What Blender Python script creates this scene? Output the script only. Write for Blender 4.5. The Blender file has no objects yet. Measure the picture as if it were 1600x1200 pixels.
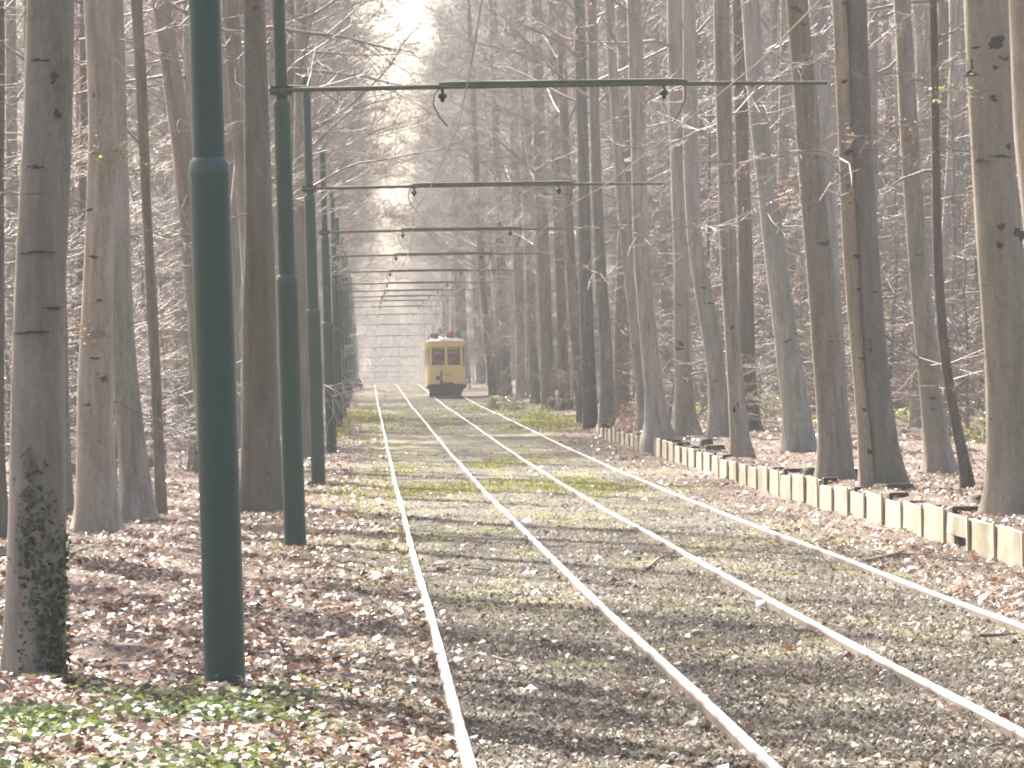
import bpy, math, random
import numpy as np
from mathutils import Vector, Matrix, Quaternion

R = math.radians
rng = np.random.default_rng(7)
random.seed(7)
scene = bpy.context.scene
col = scene.collection

# ------------------------------------------------------------------ camera
F = 7000.0                       # focal length in pixels of the 1600 px wide photograph
CAM_Z = 1.89
YAW = math.atan((800 - 574) / F)  # track runs along +Y; the camera looks a little to the right of it
ROLL = R(1.0)
fwd = Vector((math.sin(YAW), math.cos(YAW), 0))
r0 = Vector((math.cos(YAW), -math.sin(YAW), 0))
u0 = Vector((0, 0, 1))
cr = r0 * math.cos(ROLL) - u0 * math.sin(ROLL)
cu = r0 * math.sin(ROLL) + u0 * math.cos(ROLL)
CAM = Vector((0, 0, CAM_Z))
cam_d = bpy.data.cameras.new('camera')
cam_d.sensor_width = 36.0
cam_d.lens = 36.0 * F / 1600.0
cam_d.clip_start = 0.5
cam_d.clip_end = 3000
cam = bpy.data.objects.new('camera', cam_d)
col.objects.link(cam)
cam.matrix_world = Matrix(((cr.x, cu.x, -fwd.x, CAM.x), (cr.y, cu.y, -fwd.y, CAM.y),
                           (cr.z, cu.z, -fwd.z, CAM.z), (0, 0, 0, 1)))
scene.camera = cam

# ------------------------------------------------------------------ terrain
_ty = [-40, 0, 20, 35, 63, 81, 109, 138, 166, 194, 222, 251, 279, 300, 318, 335, 363, 391, 419, 447, 476, 504, 532, 560, 620, 900]
_tz = [0, 0, 0, -.01, .04, .11, .28, .52, .74, .94, 1.22, 1.52, 1.80, 1.93, 1.95, 1.86, 1.50, .91, .15, -.56, -1.35, -1.9, -2.4, -2.9, -3.4, -3.6]
_gy = np.arange(-60, 950, 1.0)
_gz = np.interp(_gy, _ty, _tz)
_k = np.hanning(17); _k /= _k.sum()
_gz = np.convolve(np.pad(_gz, 8, mode='edge'), _k, mode='valid')
WALL_X = 6.42
WALL_Y0, WALL_N, WALL_P = 37.6, 44, 2.0
WALL_Y1 = WALL_Y0 + WALL_N * WALL_P


def base_z(Y):
    return np.interp(Y, _gy, _gz)


def lump(X, Y):
    return (np.sin(X * 1.7 + Y * .61) * np.sin(Y * .83 - X * .4 + 1.1) + .6 * np.sin(X * 3.9 - Y * 1.3 + .7) * np.sin(Y * 2.3 + X * 2.1)
            + .5 * np.sin(X * 7.7 + 1.9 * Y) * np.sin(Y * 5.1 - 3.3 * X))


def terr(X, Y):
    X = np.asarray(X, float); Y = np.asarray(Y, float)
    z = base_z(Y)
    far = np.clip((Y - 118) / 40, 0, 1)
    step = np.clip((X - (WALL_X + .02)) / (.05 + far * 2.5), 0, 1)
    z = z + step * (.36 * (1 - far) + .12 * far)
    z = z + np.clip(X - 7.2, 0, 40) * .022
    z = z + np.clip(-2.2 - X, 0, 30) * .012
    tr = np.clip(np.minimum((X + .4) / .8, (5.9 - X) / .8), 0, 1)
    z = z + lump(X, Y) * (.035 - .026 * tr)
    return z


def zt(X, Y):
    return float(terr(X, Y))


def ray(px, py):
    a, b = px - 800.0, -(py - 600.0)
    return (fwd * F + cr * a + cu * b)


def at_plane(px, py, Y):
    d = ray(px, py)
    return CAM + d * (Y / d.y)


def hit_ground(px, py):
    d = ray(px, py)
    d = d / d.y
    lo = None
    Y = 12.0
    while Y < 520:
        p = CAM + d * Y
        if p.z < zt(p.x, Y):
            return p
        Y += .25 if Y < 90 else .6
    return CAM + d * 300


def pxm(Y):
    """photograph pixels per metre at distance Y"""
    return F / Y


# ------------------------------------------------------------------ mesh helpers
def mesh_obj(name, verts, faces, mat=None, parent=None, smooth=False, mats=None, fmat=None):
    me = bpy.data.meshes.new(name)
    if isinstance(faces, np.ndarray):
        n, k = faces.shape
        verts = np.asarray(verts, np.float32)
        me.vertices.add(len(verts)); me.vertices.foreach_set('co', verts.ravel())
        me.loops.add(n * k); me.loops.foreach_set('vertex_index', faces.astype(np.int32).ravel())
        me.polygons.add(n)
        me.polygons.foreach_set('loop_start', np.arange(0, n * k, k, dtype=np.int32))
        me.polygons.foreach_set('loop_total', np.full(n, k, np.int32))
        me.update(calc_edges=True)
    else:
        me.from_pydata([tuple(v) for v in verts], [], faces)
        me.update()
    for m in (mats or ([mat] if mat else [])):
        me.materials.append(m)
    if fmat is not None:
        me.polygons.foreach_set('material_index', np.asarray(fmat, np.int32))
    if smooth:
        me.polygons.foreach_set('use_smooth', np.ones(len(me.polygons), bool))
    o = bpy.data.objects.new(name, me)
    col.objects.link(o)
    if parent:
        o.parent = parent
    return o


def tag(o, label=None, cat=None, group=None, kind=None):
    if label: o['label'] = label
    if cat: o['category'] = cat
    if group: o['group'] = group
    if kind: o['kind'] = kind
    return o


def empty(name, loc=(0, 0, 0), rz=0.0):
    o = bpy.data.objects.new(name, None)
    col.objects.link(o)
    o.location = loc
    o.rotation_euler = (0, 0, rz)
    o.empty_display_size = .3
    return o


def copy_tree(o, parent=None):
    c = o.copy(); col.objects.link(c)
    if parent is not None: c.parent = parent
    for ch in list(o.children):
        copy_tree(ch, c)
    return c


class MB:
    def __init__(s):
        s.v = []; s.f = []; s.m = []

    def add(s, V, Fs, mi=0):
        b = len(s.v)
        s.v.extend([tuple(x) for x in V])
        s.f.extend([tuple(i + b for i in f) for f in Fs])
        s.m.extend([mi] * len(Fs))

    def box(s, x0, x1, y0, y1, z0, z1, mi=0, ch=0.0):
        if ch <= 0:
            V = [(x, y, z) for z in (z0, z1) for y in (y0, y1) for x in (x0, x1)]
            Fs = [(0, 2, 3, 1), (4, 5, 7, 6), (0, 1, 5, 4), (2, 6, 7, 3), (0, 4, 6, 2), (1, 3, 7, 5)]
            s.add(V, Fs, mi); return
        c = ch                                     # chamfered along the top edges
        V = [(x0, y0, z0), (x1, y0, z0), (x1, y1, z0), (x0, y1, z0), (x0, y0, z1 - c), (x1, y0, z1 - c), (x1, y1, z1 - c), (x0, y1, z1 - c),
             (x0 + c, y0 + c, z1), (x1 - c, y0 + c, z1), (x1 - c, y1 - c, z1), (x0 + c, y1 - c, z1)]
        Fs = [(0, 3, 2, 1), (8, 9, 10, 11)]
        for a in (0, 4):
            Fs += [(a + i, a + (i + 1) % 4, a + 4 + (i + 1) % 4, a + 4 + i) for i in range(4)]
        s.add(V, Fs, mi)

    def tube(s, pts, rad, n=8, mi=0, caps=True):
        V, Fs = tube_geo(pts, rad, n, caps)
        s.add(V, Fs, mi)

    def prism(s, poly, z0, z1, mi=0):
        n = len(poly)
        V = [(x, y, z0) for x, y in poly] + [(x, y, z1) for x, y in poly]
        Fs = [tuple(range(n))[::-1], tuple(range(n, 2 * n))] + [(i, (i + 1) % n, n + (i + 1) % n, n + i) for i in range(n)]
        s.add(V, Fs, mi)

    def build(s, name, mat=None, parent=None, smooth=False, mats=None):
        return mesh_obj(name, s.v, s.f, mat, parent, smooth, mats, s.m if mats else None)


def tube_geo(pts, rad, n=8, caps=True, wob=None):
    P = [Vector(p) for p in pts]
    if not hasattr(rad, '__len__'): rad = [rad] * len(P)
    V = []; Fs = []
    nrm = None
    for i, p in enumerate(P):
        t = (P[min(i + 1, len(P) - 1)] - P[max(i - 1, 0)]).normalized()
        if nrm is None:
            a = Vector((1, 0, 0)) if abs(t.x) < .9 else Vector((0, 1, 0))
            nrm = (a - t * a.dot(t)).normalized()
        else:
            nrm = (nrm - t * nrm.dot(t)).normalized()
        b = t.cross(nrm)
        for k in range(n):
            a = 2 * math.pi * k / n
            rr = rad[i] * (wob(i, a) if wob else 1)
            V.append(p + (nrm * math.cos(a) + b * math.sin(a)) * rr)
    for i in range(len(P) - 1):
        for k in range(n):
            a = i * n + k; b = i * n + (k + 1) % n
            Fs.append((a, b, b + n, a + n))
    if caps:                                            # own vertices, so smooth shading stops at the rim
        b = len(V); e = (len(P) - 1) * n
        V += [V[k].copy() for k in range(n)] + [V[e + k].copy() for k in range(n)]
        Fs.append(tuple(range(b, b + n))[::-1])
        Fs.append(tuple(range(b + n, b + 2 * n)))
    return V, Fs


# ------------------------------------------------------------------ materials
class NT:
    def __init__(s, name):
        s.m = bpy.data.materials.new(name); s.m.use_nodes = True
        s.t = s.m.node_tree; s.t.nodes.clear()
        s.out = s.t.nodes.new('ShaderNodeOutputMaterial')

    def n(s, typ, **kw):
        x = s.t.nodes.new(typ)
        for k, v in kw.items():
            if k.startswith('i_'):
                x.inputs[k[2:].replace('_', ' ')].default_value = v
            else:
                setattr(x, k, v)
        return x

    def l(s, a, b):
        s.t.links.new(a, b)

    def noise(s, vec, scale, detail=4, rough=.55, stretch=None):
        if stretch:
            mp = s.n('ShaderNodeMapping'); mp.inputs['Scale'].default_value = stretch
            s.l(vec, mp.inputs['Vector']); vec = mp.outputs['Vector']
        x = s.n('ShaderNodeTexNoise'); x.inputs['Scale'].default_value = scale
        x.inputs['Detail'].default_value = detail; x.inputs['Roughness'].default_value = rough
        s.l(vec, x.inputs['Vector'])
        return x.outputs['Fac']

    def ramp(s, fac, stops):
        x = s.n('ShaderNodeValToRGB')
        e = x.color_ramp.elements
        while len(e) < len(stops): e.new(.5)
        for k, (p, c) in enumerate(stops):
            e[k].position = p
            e[k].color = (c if hasattr(c, '__len__') else (c, c, c)) + (1,) if not hasattr(c, '__len__') or len(c) == 3 else c
        s.l(fac, x.inputs['Fac'])
        return x.outputs['Color']

    def mix(s, fac, a, b, mode='MIX'):
        x = s.n('ShaderNodeMix', data_type='RGBA', blend_type=mode)
        for sock, v in ((x.inputs[0], fac), (x.inputs[6], a), (x.inputs[7], b)):
            if hasattr(v, 'links'): s.l(v, sock)
            elif hasattr(v, '__len__'): sock.default_value = tuple(v) + (1,)
            else: sock.default_value = v
        return x.outputs[2]

    def math(s, op, a, b=0.0, clamp=False):
        x = s.n('ShaderNodeMath', operation=op, use_clamp=clamp)
        for sock, v in zip(x.inputs, (a, b)):
            if hasattr(v, 'links'): s.l(v, sock)
            else: sock.default_value = v
        return x.outputs[0]

    def bsdf(s, color, rough=.6, metal=0.0, spec=.5, bump=None, bdist=.02, bstr=.6):
        b = s.n('ShaderNodeBsdfPrincipled')
        for nm, v in (('Base Color', color), ('Roughness', rough), ('Metallic', metal), ('Specular IOR Level', spec)):
            if hasattr(v, 'links'): s.l(v, b.inputs[nm])
            elif hasattr(v, '__len__'): b.inputs[nm].default_value = tuple(v) + (1,)
            else: b.inputs[nm].default_value = v
        if bump is not None:
            bp = s.n('ShaderNodeBump'); bp.inputs['Distance'].default_value = bdist; bp.inputs['Strength'].default_value = bstr
            s.l(bump, bp.inputs['Height']); s.l(bp.outputs['Normal'], b.inputs['Normal'])
        return b

    def done(s, shader):
        s.l(shader.outputs[0] if hasattr(shader, 'outputs') else shader, s.out.inputs['Surface'])
        return s.m


def coords(t, what='Object'):
    return t.n('ShaderNodeTexCoord').outputs[what]


def bark_mat(name, dark, light, tint, scar=.8, moss=(.13, .14, .055), mossamt=.5):
    t = NT(name)
    c = coords(t)
    info = t.n('ShaderNodeObjectInfo').outputs['Random']
    off = t.n('ShaderNodeVectorMath', operation='ADD')
    sc = t.n('ShaderNodeVectorMath', operation='SCALE'); sc.inputs[0].default_value = (37.0, 11.0, 53.0)
    t.l(info, sc.inputs['Scale']); t.l(c, off.inputs[0]); t.l(sc.outputs[0], off.inputs[1])
    v = off.outputs[0]
    streak = t.noise(v, 3.2, 6, .62, (3.0, 3.0, .35))
    blot = t.noise(v, 1.1, 5, .6, (1.0, 1.0, .55))
    grain = t.noise(v, 26, 4, .65, (1.0, 1.0, .5))
    ring = t.noise(v, 2.1, 5, .6, (.6, .6, 7.0))
    spots = t.noise(v, 2.3, 6, .6, (1.2, 1.2, 2.2))
    a = t.mix(t.ramp(streak, [(.3, 0.), (.72, 1.)]), dark, light)
    a = t.mix(t.math('MULTIPLY', t.ramp(blot, [(.42, 0.), (.68, 1.)]), .75), a, tint)
    a = t.mix(t.math('MULTIPLY', t.ramp(t.noise(v, .8, 4, .6, (1.6, 1.6, .3)), [(.46, 0.), (.66, 1.)]), mossamt), a, moss)
    gr = t.math('ADD', t.math('MULTIPLY', grain, .7), .65)
    a = t.mix(1.0, a, gr, 'MULTIPLY')
    s1 = t.math('MULTIPLY', t.ramp(ring, [(.64, 0.), (.72, 1.)]), scar * .42)
    a = t.mix(s1, a, (.045, .036, .028))
    s2 = t.math('MULTIPLY', t.ramp(spots, [(.66, 0.), (.71, 1.)]), scar)
    a = t.mix(s2, a, (.04, .032, .027))
    hv = t.n('ShaderNodeHueSaturation')
    t.l(a, hv.inputs['Color'])
    t.l(t.math('ADD', t.math('MULTIPLY', info, .45), .78), hv.inputs['Value'])
    t.l(t.math('ADD', t.math('MULTIPLY', info, -.5), 1.15), hv.inputs['Saturation'])
    h = t.math('ADD', t.math('MULTIPLY', streak, .7), t.math('MULTIPLY', grain, .3))
    h = t.math('SUBTRACT', h, t.math('MULTIPLY', s2, .4))
    return t.done(t.bsdf(hv.outputs['Color'], .75, 0, .35, h, .02, .7))


M = {}
M['bark'] = bark_mat('beech_bark', (.18, .143, .110), (.42, .352, .28), (.285, .245, .20))
M['bark_tan'] = bark_mat('tan_bark', (.23, .175, .12), (.46, .37, .27), (.34, .275, .185), .9, (.20, .18, .085), .3)
M['bark_dark'] = bark_mat('dark_bark', (.115, .092, .07), (.255, .21, .168), (.165, .15, .115), .7, (.085, .09, .04), .6)
M['bark_far'] = bark_mat('far_bark', (.14, .118, .098), (.28, .245, .21), (.21, .19, .165), .4, (.12, .125, .07), .4)


def twig_mat():
    t = NT('twig_bark')
    info = t.n('ShaderNodeObjectInfo').outputs['Random']
    n = t.noise(coords(t), 1.2, 3)
    c = t.mix(t.ramp(n, [(.35, 0.), (.65, 1.)]), (.165, .13, .102), (.33, .272, .225))
    c = t.mix(t.math('MULTIPLY', info, .5), c, (.25, .195, .155))
    return t.done(t.bsdf(c, .58, 0, .45))


M['twig'] = twig_mat()


def leaf_mat(name, stops, rough=.45, trans=.35, spec=.5):
    t = NT(name)
    rnd = t.n('ShaderNodeNewGeometry').outputs['Random Per Island']
    c = t.ramp(rnd, stops)
    b = t.bsdf(c, rough, 0, spec)
    tr = t.n('ShaderNodeBsdfTranslucent'); t.l(c, tr.inputs['Color'])
    m = t.n('ShaderNodeMixShader'); m.inputs[0].default_value = trans
    t.l(b.outputs[0], m.inputs[1]); t.l(tr.outputs[0], m.inputs[2])
    return t.done(m)


M['litter'] = leaf_mat('leaf_litter', [(0, (.07, .036, .022)), (.3, (.18, .09, .048)), (.5, (.29, .155, .085)), (.7, (.36, .24, .16)), (.9, (.45, .35, .27)), (1, (.58, .50, .42))], .36, .25, .6)
M['straw'] = leaf_mat('straw_litter', [(0, (.06, .045, .03)), (.4, (.15, .12, .075)), (.75, (.29, .24, .155)), (1, (.50, .44, .34))], .5, .2, .5)
M['soil'] = leaf_mat('soil_crumb', [(0, (.045, .034, .023)), (.6, (.10, .077, .050)), (.9, (.155, .122, .08)), (1, (.26, .21, .145))], .8, 0.0, .3)
M['green'] = leaf_mat('ground_ivy', [(0, (.035, .06, .02)), (.4, (.08, .13, .03)), (.75, (.17, .22, .045)), (1, (.28, .30, .08))], .33, .4, .6)
M['grass'] = leaf_mat('grass_blades', [(0, (.12, .14, .03)), (.5, (.26, .27, .06)), (1, (.46, .40, .12))], .5, .45, .4)
M['fresh'] = leaf_mat('fresh_leaves', [(0, (.22, .26, .05)), (.6, (.36, .38, .09)), (1, (.48, .46, .16))], .45, .5, .4)
M['dry_leaf'] = leaf_mat('dry_leaves', [(0, (.20, .09, .04)), (.6, (.38, .19, .09)), (1, (.50, .30, .18))], .5, .45, .4)
M['ivy'] = leaf_mat('ivy_leaves', [(0, (.03, .06, .025)), (.6, (.07, .125, .045)), (1, (.13, .20, .07))], .35, .25, .5)


def paint_mat(name, colr, rough=.45, dirt=.25, var=.12, dirtc=(.10, .09, .07), metal=0.0, scale=3.0):
    t = NT(name)
    c = coords(t)
    n = t.noise(c, scale, 5, .6, (1, 1, .35))
    f = t.noise(c, scale * 9, 3, .6)
    a = t.mix(t.math('MULTIPLY', t.ramp(n, [(.4, 0.), (.75, 1.)]), dirt), colr, dirtc)
    a = t.mix(1.0, a, t.math('ADD', t.math('MULTIPLY', f, 2 * var), 1 - var), 'MULTIPLY')
    rr = t.math('ADD', t.math('MULTIPLY', n, .3), rough - .15)
    return t.done(t.bsdf(a, rr, metal, .5, f, .004, .3))


M['post'] = paint_mat('post_green', (.033, .069, .048), .45, .14, .14, (.06, .08, .05))
M['post_cap'] = paint_mat('post_collar', (.06, .10, .078), .4, .2, .1)  # lighter green holds the highlight on the pole shoulders; caps share it
M['arm'] = paint_mat('arm_green', (.085, .095, .06), .5, .5, .2, (.17, .16, .07))
M['black'] = paint_mat('black_metal', (.022, .022, .024), .5, .3, .2)
M['copper'] = paint_mat('contact_wire', (.30, .24, .18), .4, .2, .1, metal=.6)
M['yellow'] = paint_mat('tram_yellow', (.90, .68, .27), .38, .08, .04)
M['cream'] = paint_mat('tram_roof', (.80, .78, .72), .5, .2, .06)
M['tramblack'] = paint_mat('tram_black', (.02, .021, .026), .5, .2, .2)
M['wood_in'] = paint_mat('tram_varnish', (.48, .25, .11), .4, .2, .1)
M['red'] = paint_mat('red_board', (.45, .085, .09), .5, .15, .06)
M['orange'] = paint_mat('orange_lamp', (.70, .10, .04), .4, .05, .04)
M['dgreen'] = paint_mat('green_board', (.10, .135, .09), .5, .15, .06)
M['bluegrey'] = paint_mat('bluegrey_board', (.16, .20, .24), .5, .15, .06)
M['white'] = paint_mat('white_enamel', (.78, .76, .73), .4, .05, .04)
M['chrome'] = paint_mat('bright_metal', (.75, .74, .72), .3, .1, .04, metal=.8)
M['skin'] = paint_mat('skin', (.48, .30, .22), .5, .05, .05)
M['cloth_grey'] = paint_mat('grey_cloth', (.24, .23, .20), .85, .1, .1)
M['cloth_navy'] = paint_mat('navy_cloth', (.035, .04, .06), .85, .1, .1)
M['cloth_plum'] = paint_mat('plum_cloth', (.085, .05, .06), .85, .1, .1)
M['hair'] = paint_mat('brown_hair', (.035, .024, .018), .6, .1, .1)


def glass_mat():
    t = NT('tram_glass')
    g = t.n('ShaderNodeBsdfGlossy'); g.inputs['Roughness'].default_value = .03; g.inputs['Color'].default_value = (.9, .93, .95, 1)
    tr = t.n('ShaderNodeBsdfTransparent'); tr.inputs['Color'].default_value = (.82, .84, .83, 1)
    fr = t.n('ShaderNodeFresnel'); fr.inputs['IOR'].default_value = 1.5
    m = t.n('ShaderNodeMixShader')
    t.l(t.math('MULTIPLY', fr.outputs[0], .7), m.inputs[0]); t.l(tr.outputs[0], m.inputs[1]); t.l(g.outputs[0], m.inputs[2])
    return t.done(m)


M['glass'] = glass_mat()


def concrete_mat():
    t = NT('pale_concrete')
    c = coords(t)
    n = t.noise(c, 2.0, 6, .65, (1, .5, 1))
    f = t.noise(c, 22, 4, .6)
    st = t.noise(c, 4.0, 4, .6, (1, 1.6, .25))
    a = t.mix(t.ramp(n, [(.3, 0.), (.7, 1.)]), (.44, .37, .25), (.68, .60, .44))
    a = t.mix(t.math('MULTIPLY', t.ramp(st, [(.56, 0.), (.72, 1.)]), .55), a, (.17, .17, .11))
    a = t.mix(t.math('MULTIPLY', t.ramp(f, [(.58, 0.), (.72, 1.)]), .5), a, (.14, .12, .09))
    rnd = t.n('ShaderNodeObjectInfo').outputs['Random']
    sep = t.n('ShaderNodeSeparateXYZ'); t.l(c, sep.inputs[0])
    n5 = t.noise(c, 1.3, 5, .7, (1, .8, 2.2))
    damp = t.math('ADD', t.math('MULTIPLY', n5, .9), t.math('MULTIPLY', rnd, .25))
    a = t.mix(t.math('MULTIPLY', t.ramp(damp, [(.52, 0.), (.72, 1.)]), .6), a, (.22, .20, .12))
    a = t.mix(1.0, a, t.math('ADD', t.math('MULTIPLY', rnd, .38), .66), 'MULTIPLY')
    return t.done(t.bsdf(a, .8, 0, .3, f, .006, .5))


M['concrete'] = concrete_mat()
M['stake'] = paint_mat('weathered_stake', (.56, .47, .34), .8, .3, .2, (.2, .15, .10))
M['sleeper'] = paint_mat('dark_sleeper', (.045, .032, .024), .85, .4, .3, (.02, .016, .012))
M['stump'] = paint_mat('stump_wood', (.06, .045, .032), .85, .5, .3, (.10, .10, .03))
M['stick'] = paint_mat('stick_bark', (.20, .15, .11), .7, .4, .3, (.08, .06, .045))
M['scar'] = paint_mat('bark_scar', (.075, .058, .044), .9, .5, .4, (.13, .105, .08), scale=9)
M['mossy'] = paint_mat('moss_top', (.22, .22, .05), .9, .3, .2, (.12, .13, .03), scale=8)


def rail_mat():
    t = NT('rail_steel')
    g = t.n('ShaderNodeNewGeometry')
    sx = t.n('ShaderNodeSeparateXYZ'); t.l(g.outputs['Normal'], sx.inputs[0])
    up = t.ramp(sx.outputs['Z'], [(.55, 0.), (.8, 1.)])
    c = coords(t)
    n = t.noise(c, 5, 4, .6, (6, .5, 1))
    rust = t.mix(t.noise(c, 14, 4), (.13, .095, .07), (.27, .21, .165))
    top = t.mix(t.ramp(n, [(.35, 0.), (.7, 1.)]), (.44, .43, .41), (.72, .70, .67))
    b = t.bsdf(t.mix(up, rust, top), t.math('SUBTRACT', .85, t.math('MULTIPLY', up, .40)), t.math('MULTIPLY', up, .35), .5)
    return t.done(b)


M['rail'] = rail_mat()


def ground_mat():
    t = NT('forest_ground')
    c = coords(t)
    s = t.n('ShaderNodeSeparateXYZ'); t.l(c, s.inputs[0])
    x = s.outputs['X']
    edge = t.math('MULTIPLY', t.math('SUBTRACT', t.noise(c, .9, 5, .6), .5), 2.6)
    xe = t.math('ADD', x, edge)
    mr1 = t.n('ShaderNodeMapRange', interpolation_type='SMOOTHSTEP'); t.l(xe, mr1.inputs[0]); mr1.inputs[1].default_value = -.9; mr1.inputs[2].default_value = .3
    mr2 = t.n('ShaderNodeMapRange', interpolation_type='SMOOTHSTEP'); t.l(xe, mr2.inputs[0]); mr2.inputs[1].default_value = 6.0; mr2.inputs[2].default_value = 5.0
    track = t.math('MULTIPLY', mr1.outputs[0], mr2.outputs[0])
    n1 = t.noise(c, .55, 6, .6, (1, .6, 1))
    n2 = t.noise(c, 3.2, 6, .65)
    n3 = t.noise(c, 19, 5, .7)
    n4 = t.noise(c, 60, 3, .7)
    # trodden earth with grey silt and straw
    e = t.mix(t.ramp(n2, [(.33, 0.), (.68, 1.)]), (.070, .052, .034), (.18, .142, .092))
    e = t.mix(t.math('MULTIPLY', t.ramp(n1, [(.47, 0.), (.62, 1.)]), .75), e, (.165, .148, .108))
    e = t.mix(t.math('MULTIPLY', t.ramp(n3, [(.5, 0.), (.66, 1.)]), .55), e, (.34, .29, .205))
    e = t.mix(t.math('MULTIPLY', t.ramp(n3, [(.33, 1.), (.46, 0.)]), .6), e, (.045, .036, .026))
    # moss patches
    mo = t.noise(c, .42, 4, .6, (1.6, .34, 1))
    mo2 = t.noise(c, 2.4, 4, .65, (1, .35, 1))
    mf = t.math('MULTIPLY', t.ramp(mo, [(.47, 0.), (.57, 1.)]), t.ramp(mo2, [(.45, 0.), (.55, 1.)]))
    e = t.mix(t.math('MULTIPLY', mf, .85), e, t.mix(n3, (.16, .17, .03), (.40, .35, .075)))
    # moss over the buried sleepers beside each rail
    yb = t.math('SINE', t.math('MULTIPLY', t.math('ADD', s.outputs['Y'], t.math('MULTIPLY', n2, .25)), 2 * math.pi / .74))
    bx = t.math('ADD', t.math('ABSOLUTE', t.math('SUBTRACT', x, .22)), t.math('MULTIPLY', n2, .5))
    by = t.math('ADD', t.math('ABSOLUTE', t.math('SUBTRACT', x, 2.62)), t.math('MULTIPLY', n2, .9))
    bm = t.math('MAXIMUM', t.ramp(bx, [(.42, 1.), (.62, 0.)]), t.math('MULTIPLY', t.ramp(by, [(.5, 1.), (.85, 0.)]), .5))
    bm = t.math('MULTIPLY', t.math('MULTIPLY', bm, t.ramp(yb, [(.35, 0.), (.75, 1.)])), t.ramp(mo2, [(.38, 0.), (.52, 1.)]))
    e = t.mix(t.math('MULTIPLY', bm, .85), e, t.mix(n3, (.20, .19, .03), (.46, .38, .07)))
    # forest floor
    f = t.mix(t.ramp(n2, [(.3, 0.), (.7, 1.)]), (.10, .062, .042), (.24, .16, .112))
    f = t.mix(t.math('MULTIPLY', t.ramp(n3, [(.5, 0.), (.68, 1.)]), .7), f, (.40, .30, .235))
    f = t.mix(t.math('MULTIPLY', t.ramp(n3, [(.32, 1.), (.46, 0.)]), .7), f, (.05, .032, .022))
    f = t.mix(t.math('MULTIPLY', t.ramp(t.noise(c, .09, 4, .6), [(.56, 0.), (.66, 1.)]), .6), f, (.10, .13, .035))
    a = t.mix(track, f, e)
    h = t.math('ADD', t.math('MULTIPLY', n3, .6), t.math('ADD', t.math('MULTIPLY', n2, .6), t.math('MULTIPLY', n4, .25)))
    return t.done(t.bsdf(a, .8, 0, .35, h, .16, 1.0))


M['ground'] = ground_mat()

HAZE, SUN_E, SKY, EXPO, SUN_ROT = .00040, 5.0, .085, 1.98, -R(24)
# ------------------------------------------------------------------ ground sheet
ys = [-16.0]
while ys[-1] < 790:
    y = ys[-1]
    ys.append(y + (1.0 if y < 18 else .16 if y < 60 else .3 if y < 110 else .9 if y < 330 else 4.0))
ys = np.array(ys)
xs = np.concatenate([np.linspace(-140, -40, 11)[:-1], np.linspace(-40, -10, 21)[:-1], np.linspace(-10, -4, 25)[:-1], np.arange(-4, WALL_X - .02, .15),
                     [WALL_X + .02, WALL_X + .07], np.arange(WALL_X + .22, 12, .17), np.linspace(12.1, 40, 40), np.linspace(44, 190, 20)])
GX, GY = np.meshgrid(xs, ys)
GZ = terr(GX, GY) + rng.normal(0, 1, GX.shape) * np.where((GX > -.2) & (GX < 5.6), .006, .014)
nx, ny = len(xs), len(ys)
idx = np.arange(nx * ny).reshape(ny, nx)
quads = np.stack([idx[:-1, :-1], idx[:-1, 1:], idx[1:, 1:], idx[1:, :-1]], -1).reshape(-1, 4)
g = mesh_obj('ground', np.stack([GX, GY, GZ], -1).reshape(-1, 3), quads, M['ground'], smooth=True)
tag(g, 'earth tram bed and leaf covered forest floor', kind='structure')

# ------------------------------------------------------------------ rails
RAILS = [.47, 1.905, 3.34, 4.80]
RL = ['polished rail running closest to the foot of the green posts', 'second polished rail from the green posts, inner rail of the empty track',
      'inner rail of the track the yellow tram stands on, third from the posts', 'outermost polished rail, on the side of the pale retaining wall']
for X, lab in zip(RAILS, RL):
    prof = [(-.06, -.08), (-.034, -.02), (-.035, .034), (-.026, .046), (.026, .046), (.035, .034), (.034, -.02), (.06, -.08)]
    yy = np.concatenate([np.arange(-12, 330, 2.0), np.arange(330, 640, 5.0)])
    V = []; Fs = []
    k = len(prof)
    for i, y in enumerate(yy):
        z = float(base_z(y)) + .010
        for dx, dz in prof:
            V.append((X + dx + .006 * math.sin(y * .21 + X), y, z + dz + .004 * math.sin(y * .37 + X * 2)))
        if i:
            a = (i - 1) * k
            Fs += [(a + j, a + j + 1, a + k + j + 1, a + k + j) for j in range(k - 1)]
    tag(mesh_obj('rail', V, Fs, M['rail']), lab, 'rail', 'tram rails')

# ------------------------------------------------------------------ tram posts
LEAN = -.0135
ARM_H = 5.38


def ring_profile(pts, n=20):
    """lathe about the leaning post axis: pts = (z, radius)"""
    V = []; Fs = []
    for z, r in pts:
        for k in range(n):
            a = 2 * math.pi * k / n
            V.append((LEAN * z + r * math.cos(a), r * math.sin(a), z))
    for i in range(len(pts) - 1):
        for k in range(n):
            a = i * n + k; b = i * n + (k + 1) % n
            Fs.append((a, b, b + n, a + n))
    b = len(V); V += V[:n] + V[-n:]
    Fs.append(tuple(range(b, b + n))[::-1]); Fs.append(tuple(range(b + n, b + 2 * n)))
    return V, Fs


def lathe(name, pts, mat, parent):
    V, Fs = ring_profile(pts)
    o = mesh_obj(name, V, Fs, mat, parent, smooth=True)
    return o


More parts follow.
